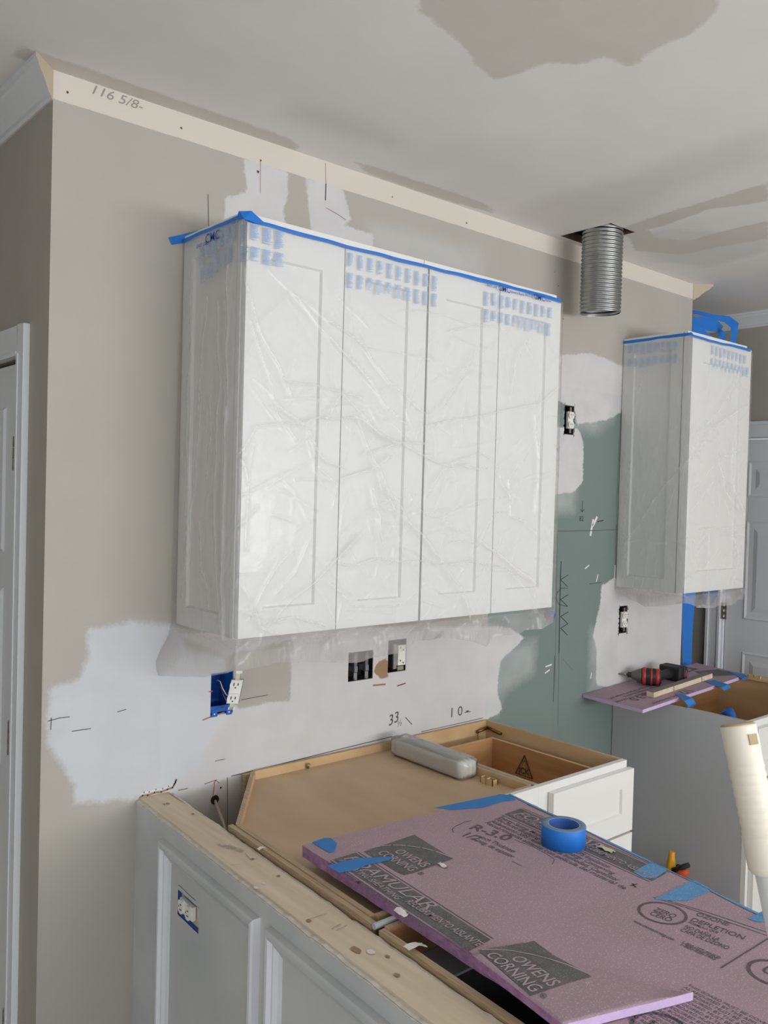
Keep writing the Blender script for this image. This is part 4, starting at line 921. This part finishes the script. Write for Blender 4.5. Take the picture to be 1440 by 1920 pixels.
# range-side base cabinet at right with an open top
t = thing('sink_base_cabinet', (2.5, -.3, 0), 'base cabinet with a large grey side panel and open top, right of the range gap', 'cabinet')
qx0, qx1 = 2.095, 2.99
mb = MB(); mb.box(qx0, qx0+.014, -.600, -.003, 0, ZBASE, 'board_gray', 'ply_edge_h'); mb.box(qx1-.014, qx1, -.595, -.003, 0, ZBASE, 'ply_lt', 'ply_edge_h'); mb.box(qx0+.014, qx1-.014, -.017, -.003, .1, ZBASE, 'drawer_in', 'ply_edge_h'); mb.box(qx0+.014, qx1-.014, -.595, -.017, .55, .56, 'drawer_in')
mb.box(qx1-.05, qx1-.014, -.595, -.017, ZBASE-.014, ZBASE-.004, 'ply_lt'); mb.build('body', t)
mb = MB(); mb.box(qx0, qx1, -.620, -.600, ZBASE-.04, ZBASE, 'white'); mb.box(qx0, qx0+.035, -.620, -.600, .10, ZBASE-.04, 'white'); mb.box(qx1-.04, qx1, -.62, -.6, .1, ZBASE-.04, 'white'); mb.box(qx0, qx1, -.615, -.6, .60, .62, 'gap'); mb.box(qx0+.01, qx1, -.56, -.55, 0, .10, 'board_gray'); mb.build('face_frame', t, bevel=.001)
for x0_, x1_, z0_, z1_ in ((qx0+.020, (qx0+qx1)/2-.002, .655, .850), ((qx0+qx1)/2+.002, qx1-.01, .655, .850), (qx0+.020, (qx0+qx1)/2-.002, .115, .645), ((qx0+qx1)/2+.002, qx1-.01, .115, .645)):
    mb = MB(); shaker(mb, (x0_, -.641, z0_), (1, 0, 0), (0, 0, 1), (0, -1, 0), x1_-x0_, z1_-z0_, .020, .06, .008, 'white'); mb.build('drawer_front' if z0_ > .5 else 'door', t)
mb = MB(); x, y = qx1-.03, -.24
for k in range(3): mb.box(x-.02, x, y+.028*k, y+.028*k+.002, ZBASE-.004, ZBASE+.008, 'ply_lt')
mb.box(x-.02, x-.018, y, y+.058, ZBASE-.004, ZBASE+.008, 'ply_lt'); mb.box(x-.002, x, y, y+.058, ZBASE-.004, ZBASE+.008, 'ply_lt'); mb.build('corner_block', t)
mb = MB(); V = []; nn_ = 12
for a in range(nn_):
    for b in range(nn_): V.append((2.19+.45*a/11, -.52+.24*b/11, .72+.10*mn.noise((a*.35, b*.4, 4))+.05*(1-a/11)))
mb.raw(V, [(a*nn_+b, (a+1)*nn_+b, (a+1)*nn_+b+1, a*nn_+b+1) for a in range(nn_-1) for b in range(nn_-1)], 'film_wrap', True)
mb.build('plastic_bag', label='crumpled clear plastic inside the open cabinet at right', cat='plastic sheet')
mb = MB(); c = P(1372, 1338, 'y', -.50); mb.tube([c+Vector((-.03, -.03, -.02)), c+Vector((0, .01, .0)), c+Vector((.02, .06, -.03))], [.012, .024, .010], 'box_blue', 8); mb.build('blue_wad', label='crumpled blue tape wad inside the open cabinet at right', cat='tape')

# ------------------------------------------------ small bundle on the corner cabinet
a = P(770, 1418, 'z', zp+.001); a = Vector((.788, -.058, zp)); b = Vector((.782, -.405, zp)); ax = (b-a); L_ = ax.length; ax.normalize(); sd = Vector((-ax.y, ax.x, 0))
t = thing('wrapped_bundle', tuple((a+b)/2), 'bundle of pale rods wrapped in clear plastic lying on the corner cabinet', 'bundle')
for k in range(4):
    mb = MB(); c0 = a+sd*(.009+.018*k-.036)+Vector((0, 0, .030)); ring = [(.0078*math.copysign(abs(math.cos(q))**.5, math.cos(q)), .026*math.copysign(abs(math.sin(q))**.5, math.sin(q))) for q in [2*math.pi*i/16 for i in range(16)]]
    V = []; n = 10
    for i in range(n+1):
        e = min(i, n-i); sc = .8 if e == 0 else 1
        for x, z in ring: V.append(c0+ax*(.012+(L_-.024)*i/n)+sd*x*sc*.93+Vector((0, 0, z*sc)))
    mb.raw(V, [(i*16+j, i*16+(j+1) % 16, (i+1)*16+(j+1) % 16, (i+1)*16+j) for i in range(n) for j in range(16)]+[tuple(range(16))[::-1], tuple(n*16+j for j in range(16))], 'dev_white', True); mb.build('rod', t)
mb = MB(); V = []; n = 40; ns_ = 40
for i in range(n+1):
    for j in range(ns_):
        q = 2*math.pi*j/ns_; x = .0395*math.copysign(abs(math.cos(q))**.45, math.cos(q)); z = .031*math.copysign(abs(math.sin(q))**.55, math.sin(q))
        k = 1+.05*mn.noise((i*.5, j*.35, 2))+.05*mn.noise((i*1.3, j*.9, 5))+.05*abs(math.sin(x/.0395*math.pi*2)); e = min(i, n-i); k *= (.35, .88, 1)[min(e, 2)]
        V.append(a+ax*(L_*i/n)+sd*x*k+Vector((0, 0, .0335+z*min(k, 1.03))))
mb.raw(V, [(i*ns_+j, i*ns_+(j+1) % ns_, (i+1)*ns_+(j+1) % ns_, (i+1)*ns_+j) for i in range(n) for j in range(ns_)], 'film_wrap', True)
mb.raw([V[j] for j in range(ns_)], [tuple(range(ns_))], 'film_wrap'); mb.raw([V[n*ns_+j] for j in range(ns_)], [tuple(range(ns_))], 'film_wrap'); mb.build('wrapping', t)

# ================================================================ foam boards
BZ = .9035
def B(u, v, dz=0): p = P(u, v, 'z', BZ+dz); return p
A0 = B(567, 1585); A1 = B(955, 1489); A2 = B(1440, 1722); A2 = A1+(A2-A1)*1.35
LL = B(905, 1800); A3 = A0+(LL-A0)*1.75
edge_l = [A0+(A3-A0)*(i/40)+Vector((.0025*mn.noise((i*.9, 0, 0)), 0, 0)) for i in range(41)]
t = thing('foam_board', tuple((A0+A2)/2-Vector((0, 0, .03))), 'large purple rigid foam board with black printing covering the peninsula', 'foam board')
mb = MB(); mb.prism([A1]+edge_l+[A2], (0, 0, -.0135), 'foam', 'foam_edge'); 
xr = (0, -1, 0); up_ = (1, 0, 0)
Bz = BZ+.0004
def bq(pts, m, dz=.0004): mb.face([B(u, v, dz) for u, v in pts], m)
def bstroke(pts, wd, m='ink2', dz=0): mb.stroke([B(u, v, dz) for u, v in pts], wd, m, (0, 0, 1))
def pt(body, a, b, size, m='ink2', bold=.006, shear=0, off=.0006, flip=1):
    """print running from a to b on the board"""
    a, b = (B(*a) if not isinstance(a, Vector) else a), (B(*b) if not isinstance(b, Vector) else b); d = b-a; u_ = Vector((-d.y, d.x, 0))
    mb.text(body, a+Vector((0, 0, off)), d, u_, size, m, bold=bold, shear=shear, fit=d.length)
def owens(q4, ow, co_, arc, reg, s_):
    if s_ == 1: mb.face([B(u, v, .0004) for u, v in q4], 'ink')
    else:
        a, b, c, d = B(*q4[0]), B(*q4[1]), B(*q4[2]), B(*q4[4]); g = lambda i, j: (a.lerp(b, i/14)).lerp(d.lerp(c, i/14), j/14)+Vector((0, 0, .0004))
        for i in range(14):
            for j in range(14): mb.face([g(i, j), g(i+1, j), g(i+1, j+1), g(i, j+1)], 'ink')
    mb.stroke([B(u, v) for u, v in arc], .004*s_, 'foam_ink', (0, 0, 1), .0010)
    pt('OWENS', *ow, .037*s_, 'foam_ink', .008, off=.001); pt('CORNING', *co_, .036*s_, 'foam_ink', .008, off=.0014); pt('®', *reg, .02*s_)
owens([(682, 1597), (777, 1565), (850, 1610), (775, 1637), (757, 1641), (742, 1634)], ((737, 1597), (792, 1627)), ((706, 1600), (769, 1635)), [(692, 1591), (715, 1587), (735, 1585), (762, 1586), (790, 1590), (815, 1596), (846, 1608)], ((781, 1639), (791, 1642)), 1)
E = (A3-A0).normalized(); Q = Vector((-E.y, E.x, 0)); Q = Q if Q.x > 0 else -Q
def banner(q4, f0, f1, g0, g1, r0, r1, hs):
    a, b, c, d = [B(*p) for p in q4]; z = Vector((0, 0, .0004)); mb.face([p+z for p in (a, b, c, d)], 'ink')
    w_ = (b-a)
    for k in (-.14, 1.08):
        mb.face([a+w_*k+z, a+w_*(k+.045)+z, d+(c-d)*(k+.045)+z, d+(c-d)*k+z], 'ink2')
    pt('FOAMULAR', f0, f1, hs*.72, 'foam_ink', 0, .25, .001); pt('INSULATING SHEATHING', g0, g1, hs*.36, 'foam_ink', .008, .2, .0014); pt('RECUBRIMIENTO AISLANTE', r0, r1, hs*.42, 'foam_ink', .008, .2, .0018)
banner([(624, 1612), (667, 1599), (920, 1762), (879, 1784)], (642, 1609), (801, 1706), (634, 1614), (744, 1688), (758, 1692), (896, 1777), .062)
pt('Energy-Saving, Moisture-Resistant XPS Insulation', (613, 1619), (800, 1747), .022, bold=.01)
pt('R-3.0', (877, 1553), (949, 1577), .052, bold=.02); pt('1/2', (862, 1566), (893, 1577), .044, bold=.022); pt('inch Thickness', (899, 1571), (962, 1599), .024, bold=.008); pt('pulg. de espesor', (892, 1577), (960, 1609), .024, bold=.008)
bstroke([(884, 1539), (872, 1541), (855, 1549), (848, 1555), (850, 1561)], .002); bstroke([(960, 1615), (978, 1624)], .0016); bstroke([(965, 1575), (1000, 1588), (1028, 1603), (1040, 1612), (1035, 1621)], .0014)
banner([(945, 1527), (976, 1516), (1251, 1637), (1222, 1652)], (962, 1526), (1120, 1592), (954, 1528), (1068, 1580), (1085, 1584), (1222, 1648), .062)
for s_, a, b in (('Energy-Saving, Moisture-Resistant XPS Insulation', (934, 1533), (1140, 1628)), ('Film-Faced Insulating Sheathing, Energy Conserving', (926, 1536), (1148, 1640)), ('Aislamiento XPS resistente a la humedad, Capacitor', (918, 1540), (1157, 1653)), ('Recubrimiento aislante con pelicula del material de', (908, 1543), (1170, 1668))): pt(s_, a, b, .022)
mb.face([B(988, 1509, .0004), B(992, 1507, .0004), B(1060, 1536, .0004), B(1050, 1537, .0004)], 'ink')
co = B(1242, 1712); rr = .047
ring = [(math.cos(2*math.pi*i/36), math.sin(2*math.pi*i/36)) for i in range(37)]
def circ(co, rr, th=.88):
    g = lambda c_, s_, r_: co+E*c_*r_+Q*s_*r_+Vector((0, 0, .0006))
    for (c1, s1), (c2, s2) in zip(ring, ring[1:]): mb.face([g(c1, s1, rr*th), g(c2, s2, rr*th), g(c2, s2, rr), g(c1, s1, rr)], 'ink2')
circ(co, rr)
pt('ZERO', (1224, 1707), (1263, 1722), .026, bold=.01); pt('CERO', (1216, 1714), (1255, 1729), .026, bold=.01)
for s_, a, b, sz in (('OZONE', (1303, 1716), (1365, 1737), .023), ('DEPLETION', (1293, 1726), (1393, 1762), .024), ('FÓRMULA QUE', (1289, 1731), (1345, 1751), .013), ('NO DAÑA LA', (1281, 1739), (1346, 1765), .021), ('CAPA DE OZONO', (1274, 1745), (1363, 1781), .021), ('1-800-GET-PINK®', (1276, 1768), (1348, 1799), .015), ('1-800-438-7465', (1273, 1772), (1340, 1801), .015), ('www.owenscorning.com', (1186, 1728), (1261, 1764), .015)): pt(s_, a, b, sz, bold=.012)
bstroke([(1225, 1683), (1290, 1703), (1330, 1717), (1440, 1755)], .002); bstroke([(1240, 1685), (1330, 1712), (1440, 1749)], .002); bstroke([(1440, 1760), (1352, 1815)], .003)
for k in range(15): p_ = B(1288, 1848)-Q*.0115*k; mb.text(('THIS BOARD MUST BE COVERED WITH A THERMAL BARRIER', 'AS REQUIRED BY THE APPLICABLE BUILDING CODE, SEE')[k % 2], p_+Vector((0, 0, .0006)), (B(1440, 1925)-B(1288, 1848)), Q, .0105, 'ink2', bold=0)
for cu, cv in ((1237, 1930), (1452, 1825)): co = B(cu, cv); circ(co, .045, .85); mb.text('UL', co-E*.02-Q*.012+Vector((0, 0, .0006)), E, Q, .035, 'ink2', bold=.02)
mb.stroke([B(1186, 1657), B(1192, 1664)], .004, 'torn_dark', (0, 0, 1)); mb.stroke([B(1182, 1661), B(1195, 1658)], .003, 'torn_dark', (0, 0, 1))
mb.build('board', t)
# lower board: same outline, a little set back
lowb = [p-Vector((0, 0, .0135))+Q*(.0005+.0025*mn.noise((i*.5, 3, 0))) for i, p in enumerate(edge_l)]
mb = MB(); mb.prism([A1-Vector((0, 0, .0135))-E*-.004]+lowb+[A2-Vector((0, 0, .0135))], (0, 0, -.0125), 'foam_edge', 'foam_edge')
mb.build('foam_board', label='purple foam board lying directly beneath the printed one, only its edge showing', cat='foam board')
# raised flap piece on top
t = thing('foam_offcut', tuple(B(1000, 1860)), 'smaller purple foam piece with a square black logo lying on the big board', 'foam board')
p00 = B(884, 1789, .016); p01 = B(1087, 1722, .0); p10 = B(1056, 1921, .016); p11 = B(1300, 1858, .016)
n = 24; V = []; th = .0135
mb = MB()
def Sf(a, b):      # a across (0 left..1 right), b along (0 back..1 front)
    left = p00.lerp(p10, b); right = p01.lerp(p11, b); p = left.lerp(right, a)
    am = .42+.60*b**1.3; hb = .0148*(1-(a/am)**(1.2+4*b)) if a < am else -.004*(a-am)/.6-.0006
    if b > .9: hb = max(hb, .0135*(b-.9)*10 if a > .5 else hb)
    return Vector((p.x, p.y, BZ+.0006+hb))
for i in range(n+1):
    for j in range(n+1): V.append(Sf(i/n, j/n))
k_ = len(V); W = [v-Vector((0, 0, th)) for v in V]
mb.raw(V+W, [(i*(n+1)+j, i*(n+1)+j+1, (i+1)*(n+1)+j+1, (i+1)*(n+1)+j) for i in range(n) for j in range(n)], 'foam', True)
mb.raw(V+W, [(j+k_, j+1+k_, j+1, j) for j in range(n)], 'foam_edge'); mb.raw(V+W, [(i*(n+1)+n, (i+1)*(n+1)+n, (i+1)*(n+1)+n+k_, i*(n+1)+n+k_) for i in range(n)], 'foam_cut')
mb.raw(V+W, [(i*(n+1), (i+1)*(n+1), (i+1)*(n+1)+k_, i*(n+1)+k_) for i in range(n)], 'foam_edge'); mb.raw(V+W, [(n*(n+1)+j, n*(n+1)+j+1, n*(n+1)+j+1+k_, n*(n+1)+j+k_) for j in range(n)], 'foam_edge')
kk = len(mb.v)
owens([(895, 1797), (1001, 1764), (1108, 1844), (1006, 1882), (994, 1886), (985, 1878)], ((955, 1811), (1030, 1869)), ((908, 1806), (996, 1880)), [(903, 1795), (930, 1792), (959, 1793), (1000, 1799), (1028, 1806), (1063, 1818), (1104, 1839)], ((1010, 1889), (1023, 1892)), 1.02)
FS_ = np.array([tuple(Sf(i/110, j/110)) for i in range(111) for j in range(111)])
for i in range(kk, len(mb.v)):       # lay the print on the curved face
    x, y, z = mb.v[i]; k = ((FS_[:, 0]-x)**2+(FS_[:, 1]-y)**2).argmin(); mb.v[i] = (x, y, FS_[k, 2]+.0006+(z-BZ)*.8)
mb.build('board', t)
# patches of blue tape on the big board
def tape(pts, label, m='btape_m', f=B, extra=None, dz=.0012):
    mb = MB(); mb.prism([f(u, v, dz) for u, v in pts], (0, 0, -.0004), m)
    if extra:
        mb.prism([f(u, v, dz) if True else 0 for u, v in extra], (0, 0, -.0004), m)
    return mb.build('tape_strip', label=label, cat='tape', group='blue tape patches on the foam boards')
tape([(585, 1579), (608, 1571), (620, 1571), (632, 1581), (627, 1597), (618, 1599)], 'blue tape patch on the left tip of the large foam board')
tape([(614, 1623), (640, 1616), (670, 1609), (738, 1606), (728, 1613), (690, 1621), (662, 1632), (635, 1636)], 'torn blue tape strip crossing the edge lettering beside the square logo', dz=.002)
tape([(812, 1515), (880, 1501), (935, 1490), (955, 1490), (968, 1500), (940, 1503), (905, 1514), (850, 1518)], 'long blue tape strip across the back corner of the large foam board')
tape([(1187, 1634), (1222, 1616), (1253, 1629), (1228, 1647), (1205, 1645)], 'dusty blue tape patch at the end of the right-hand lettering', 'btape_d')
tape([(1226, 1686), (1290, 1655), (1303, 1650), (1336, 1668), (1310, 1680), (1290, 1688), (1262, 1688)], 'wide dusty blue tape strip near the right edge of the large foam board', 'btape_d')
tape([(1402, 1722), (1430, 1708), (1452, 1716), (1440, 1728), (1420, 1728)], 'dusty blue tape patch nearest the white pole', 'btape_d')
mb = MB(); ea = [A1+(A2-A1)*(i/20)+Vector((.002, .0, .0012)) for i in range(21)]; mb.ribbon([p-Vector((.006+.003*math.sin(i), 0, 0)) for i, p in enumerate(ea)], ea, 'btape_d'); mb.ribbon(ea, [p-Vector((-.001, 0, .014)) for p in ea], 'btape_d')
mb.build('edge_tape', label='blue tape folded along the right edge of the large foam board', cat='tape')
# shreds on the board
def shred(u, v, label, s=1, m='spackle', seed=0):
    mb = MB(); p = B(u, v, .0015); V = []
    for a_ in range(6):
        for b_ in range(4): V.append(p+E*(a_-2.5)*.006*s+Q*(b_-1.5)*.005*s*(1-.12*abs(a_-2.5))+Vector((0, 0, .008*s*abs(mn.noise((a_*.7+seed, b_*.8, seed))))))
    mb.raw(V, [(a_*4+b_, (a_+1)*4+b_, (a_+1)*4+b_+1, a_*4+b_+1) for a_ in range(5) for b_ in range(3)], m, True); mb.build('paper_shred', label=label, cat='scrap')
shred(752, 1712, 'white shred hanging on the left edge of the large foam board', 1.1, seed=1); shred(830, 1623, 'thin white shred beside the upper square logo', .9, seed=2); shred(1137, 1593, 'crumpled cream masking tape scrap right of the tape roll', 1.4, 'masking', 3)
# tape roll standing flat on the board
c = (B(1015, 1572)+B(1097, 1572))/2; c = B(1056, 1583); Rr = (B(1015, 1580)-B(1097, 1580)).length/2*.98; Hh_ = .047
t = thing('tape_roll', (c.x, c.y, BZ+.001), 'roll of bright blue tape lying flat on the large foam board', 'tape')
def ring_mesh(mb, c, prof, m, seg=56, ms=None):
    V = []; n = len(prof)
    for k in range(seg):
        a = 2*math.pi*k/seg
        for r, z in prof: V.append((c.x+r*math.cos(a), c.y+r*math.sin(a), z))
    for i in range(n-1):
        mb.raw(V, [(k*n+i, ((k+1) % seg)*n+i, ((k+1) % seg)*n+i+1, k*n+i+1) for k in range(seg)], ms[i] if ms else m, True)
z0 = BZ+.0012; Ri = Rr*.74
mb = MB(); ring_mesh(mb, c, [(Ri, z0+Hh_), (Ri+.0015, z0+Hh_+.0006), (Rr-.0008, z0+Hh_), (Rr, z0+Hh_-.001), (Rr, z0), (Ri, z0)], 'btape', ms=['tape_core', 'tape_core', 'tape_core', 'btape', 'btape']); mb.build('tape', t)
mb = MB(); ring_mesh(mb, c, [(Ri, z0), (Ri-.0004, z0+Hh_), (Ri-.0022, z0+Hh_), (Ri-.0022, z0)], 'btape', ms=['kraft', 'kraft', 'box_blue']); mb.build('core', t)
# second foam board on the right cabinet
o2 = Vector((1.875, 0, .893)); n2 = Vector((-.055, 0, 1)).normalized()
B2 = lambda u, v, dz=0: PP(u, v, o2+n2*dz, n2)
K = [B2(1091, 1301), B2(1205, 1331), B2(1400, 1265), B2(1306, 1243)]
K[0].y = min(K[0].y, -.004); K[3].y = min(K[3].y, -.004) if K[3].x < 2.64 else K[3].y
mb = MB(); mb.prism(K, -n2*.0135, 'foam', 'foam_cut')
E3 = (K[2]-K[1]).normalized(); Q3 = n2.cross(E3); Q3 = Q3 if Q3.y > 0 else -Q3
g3 = lambda a, b, k=.0006: K[1]+E3*a+Q3*b+n2*k
Lk = (K[2]-K[1]).length
mb.face([g3(Lk*.42, .20), g3(Lk*.93, .20), g3(Lk*.93, .262), g3(Lk*.42, .262)], 'ink'); mb.face([g3(Lk*.80, .115, .0008), g3(Lk*.995, .0, .0008), g3(Lk*.995, .14, .0008), g3(Lk*.86, .19, .0008)], 'ink')
mb.text('FOAMULAR', g3(Lk*.9, .250, .0012), -E3, -Q3, .055, 'foam_ink', bold=.02, shear=.25, sx=1.3)
for k, s_ in enumerate(('Energy-Saving, Moisture-Resistant XPS', 'Film-Faced Insulating Sheathing', 'Aislamiento XPS resistente a la humedad')): mb.text(s_, g3(Lk*.48, .19-.025*k), -E3, -Q3, .024, 'ink2', sx=.95)
mb.text('R-3.0', g3(.22, .13), -E3, -Q3, .06, 'ink2', bold=.02); mb.text('1/2', g3(.40, .05), -E3, -Q3, .06, 'ink2', bold=.02); mb.text('pulg. de espesor', g3(.30, .03), -E3, -Q3, .03, 'ink2')
mb.build('foam_board', label='purple foam board on the right-hand cabinet beneath the impact driver', cat='foam board')
def tape2(pts, label, drop=None):
    mb = MB(); mb.prism([B2(u, v, .0014) for u, v in pts], -n2*.0004, 'btape_m')
    if drop:
        a_, b_, dd = drop; p, q = B2(*a_, .0014), B2(*b_, .0014); mb.ribbon([p, p+Vector((.004, -.008, -.010)), p+Vector((.01, -.012, dd*.6)), p+Vector((.012, .0, dd))], [q, q+Vector((.004, -.008, -.010)), q+Vector((.01, -.012, dd*.6)), q+Vector((.012, .0, dd))], 'btape_m')
    mb.build('tape_strip', label=label, cat='tape', group='blue tape patches on the foam boards')
tape2([(1264, 1299), (1282, 1302), (1298, 1309), (1283, 1314)], 'blue tape strip curling off the foam board nearest the wood stick end', ((1283, 1314), (1298, 1309), -.035))
tape2([(1318, 1277), (1340, 1275), (1365, 1283), (1352, 1289)], 'blue tape strip over the middle front edge of the right foam board', ((1352, 1289), (1365, 1283), -.02))
tape2([(1362, 1257), (1373, 1260), (1399, 1266), (1389, 1271)], 'blue tape strip at the far corner of the right foam board', ((1389, 1271), (1399, 1266), -.015))
# wood stick
s0, s1 = B2(1226, 1309), B2(1336, 1272); d = (s1-s0).normalized(); q = n2.cross(d); q = q if q.y > 0 else -q
mb = MB(); mb.obox(s0+n2*.0015, d*(s1-s0).length, q*.034, n2*.021, 'pine', 'stick_top')
for f in (.32, .80): p = s0+d*(s1-s0).length*f; mb.obox(p-q*.0008+n2*.0015, d*.003, q*.001, n2*.021, 'slot')
mb.build('wood_stick', label='short square wooden stick lying on the right foam board', cat='wood stick')
# impact driver lying on its side
p0, p1 = B2(1160, 1281), B2(1240, 1286); d = (p1-p0); d.z = 0; d.normalize(); q = Vector((-d.y, d.x, 0)); q = q if q.y > 0 else -q
n_ = Vector((0, 0, 1)); base = B2(1200, 1288); 
pc = lambda f: p0.lerp(p1, f); rB = .034
zc = base.z+.041
t = thing('impact_driver', (base.x, base.y, base.z), 'red and black cordless impact driver lying on the right foam board', 'power tool')
Ld = (p1-p0).length; o = Vector((p0.x, p0.y, zc)); ax_ = lambda f: o+d*Ld*f
mb = MB(); mb.tube([ax_(-.02), ax_(.02), ax_(.025), ax_(.22)], [.003, .0035, .0045, .0045], 'steel', 10); mb.tube([ax_(.20), ax_(.21), ax_(.29), ax_(.30)], [.009, .012, .012, .011], 'black', 14); mb.build('bit', t)
mb = MB(); mb.tube([ax_(.29), ax_(.30), ax_(.38), ax_(.50), ax_(.54)], [.013, .016, .022, .031, .032], 'tool_grey', 20); mb.build('nose', t)
mb = MB(); mb.tube([ax_(.52), ax_(.54), ax_(.62), ax_(.80), ax_(.96), ax_(1.0)], [.031, .034, .036, .036, .034, .026], 'black', 20)
for f0, f1, r_ in ((.55, .64, .0372), (.74, .79, .0376), (.87, .95, .0362)): mb.tube([ax_(f0), ax_(f0+.01), ax_(f1-.01), ax_(f1)], [.034, r_, r_, .034], 'red', 20)
mb.build('motor_housing', t)
hv = (d*.55+q*.83).normalized(); h0 = ax_(.80); sH = hv.cross(n_)
mb = MB(); mb.tube([h0, h0+hv*.05, h0+hv*.09, h0+hv*.125], [.021, .019, .020, .024], 'black', 14); mb.tube([h0+d*-.012+hv*.012, h0-d*.012+hv*.03], .008, 'red', 8); mb.build('handle', t)
h1 = h0+hv*.122
mb = MB(); mb.obox(h1-sH*.055-n_*.032, hv*.030, sH*.105, n_*.066, 'black'); mb.build('battery_foot', t, bevel=.006)
mb = MB(); mb.obox(h1+hv*.031-sH*.057-n_*.033, hv*.030, sH*.110, n_*.068, 'black'); mb.obox(h1+hv*.040-sH*.0585-n_*.022, hv*.014, sH*.113, n_*.046, 'red'); mb.build('battery', t, bevel=.008)
mb = MB(); mb.obox(h1+hv*.060-sH*.050-n_*.028, hv*.008, sH*.096, n_*.058, 'black'); mb.build('battery_cap', t, bevel=.003)

# ------------------------------------------------ white pole standing by the half wall
T0 = P(1383, 1358, 'y', -1.70); Q0 = P(1446, 1660, 'y', -1.752); dv = (Q0-T0).normalized(); Lp = T0.z/-dv.z
foot = T0+dv*Lp
t = thing('long_pole', (foot.x, foot.y, 0), 'white pole with a cream ribbed hand grip leaning at the right of the photo', 'pole')
gp = lambda s: T0+dv*s
mb = MB(); mb.tube([gp(.16), gp(Lp-.004)], .0150, 'pole', 24); mb.build('shaft', t)
mb = MB(); path = [gp(.0), gp(.002)]; rad = [.0185, .0205]
for i in range(60):
    s_ = .004+.156*i/59; path.append(gp(s_)); rib = .0005*math.sin(i*1.6) if 14 < i < 46 else 0; rad.append((.0205 if i < 46 else .0212)-(.0006 if 10 < i < 46 else 0)+rib)
path += [gp(.165), gp(.168)]; rad += [.0185, .0155]
mb.tube(path, rad, 'grip', 32)
mb.build('grip', t)
mb = MB(); side = (Vector(CAM)-T0); side = (side-dv*side.dot(dv)).normalized(); lat = dv.cross(side)
c = gp(.018)+(side*.75+lat*(.66 if lat.dot(Vector(R_)) > 0 else -.66)).normalized()*.0196; nn2 = (c-gp(.018)).normalized(); l2 = dv.cross(nn2)
mb.obox(c-dv*.006-l2*.006, dv*.012, l2*.012, nn2*.0014, 'grip_end'); mb.build('hang_hole', t)
mb = MB(); mb.tube([gp(-.0015), gp(.001)], [.0175, .0200], 'grip_end', 28); mb.build('end_cap', t)

# ------------------------------------------------ clamps and plastic in the range gap
def clamp(x, y, h, lean, col, label):
    t = thing('bar_clamp', (x, y, 0), label, 'clamp'); dv_ = Vector((lean, 0, 1)).normalized(); b = Vector((x, y, .0)); sd_ = Vector((dv_.z, 0, -dv_.x))
    mb = MB(); mb.obox(b-sd_*.008-Vector((0, .003, 0)), dv_*(h-.03), sd_*.016, (0, .006, 0), 'steel'); mb.build('bar', t)
    mb = MB(); mb.tube([b+dv_*(h-.10), b+dv_*(h-.05), b+dv_*(h-.02), b+dv_*h], [.014, .018, .013, .012], col, 12); mb.obox(b+dv_*(h-.11)-Vector((0, .012, 0)), sd_*.07, dv_*.03, (0, .024, 0), col); mb.build('jaw', t, bevel=.002)
    mb = MB(); mb.obox(b+dv_*(h-.115)-Vector((0, .014, 0))+sd_*.055, sd_*.022, dv_*.045, (0, .028, 0), 'black'); mb.build('pad', t, bevel=.002)
def gp_(u, v, x): return P(u, v, 'x', x)
e1 = gp_(1256, 1598, 2.0); clamp(e1.x, e1.y, e1.z, .05, 'yellow', 'yellow bar clamp standing in the gap before the grey cabinet side')
e2 = gp_(1236, 1606, 1.97); clamp(e2.x, e2.y, e2.z, -.25, 'black', 'black bar clamp leaning left of the yellow one')
t = thing('hand_saw', tuple(gp_(1275, 1640, 2.0)-Vector((0, 0, .25))), 'orange and black tool handle lying right of the yellow clamp', 'tool')
a_ = gp_(1262, 1632, 2.0); b_ = gp_(1291, 1622, 2.0); mb = MB(); mb.tube([a_, b_], .010, 'black', 10); mb.build('grip', t)
mb = MB(); a2, b2 = gp_(1264, 1645, 2.0), gp_(1290, 1634, 2.0); mb.tube([a2, a2.lerp(b2, .6), b2], [.014, .019, .008], 'orange', 10); mb.tube([a2, a2-Vector((0, 0, a2.z-.01))], .012, 'orange', 8); mb.build('handle', t)
mb = MB(); V = []; nn_ = 14; ca = gp_(1320, 1672, 1.95)
for a in range(nn_):
    for b in range(nn_):
        V.append((1.86+.18*a/13, ca.y-.16+.30*b/13, max(.004, ca.z*(math.sin(math.pi*(b+.5)/14)*.85+.25*mn.noise((a*.6, b*.6, 8)))*(.4+.6*a/13))))
mb.raw(V, [(a*nn_+b, (a+1)*nn_+b, (a+1)*nn_+b+1, a*nn_+b+1) for a in range(nn_-1) for b in range(nn_-1)], 'film_wrap', True); mb.build('plastic_wrap', label='heap of clear plastic wrap on the floor beside the grey cabinet side', cat='plastic sheet')

for o in bpy.data.objects:
    if '_w' in o: del o['_w']
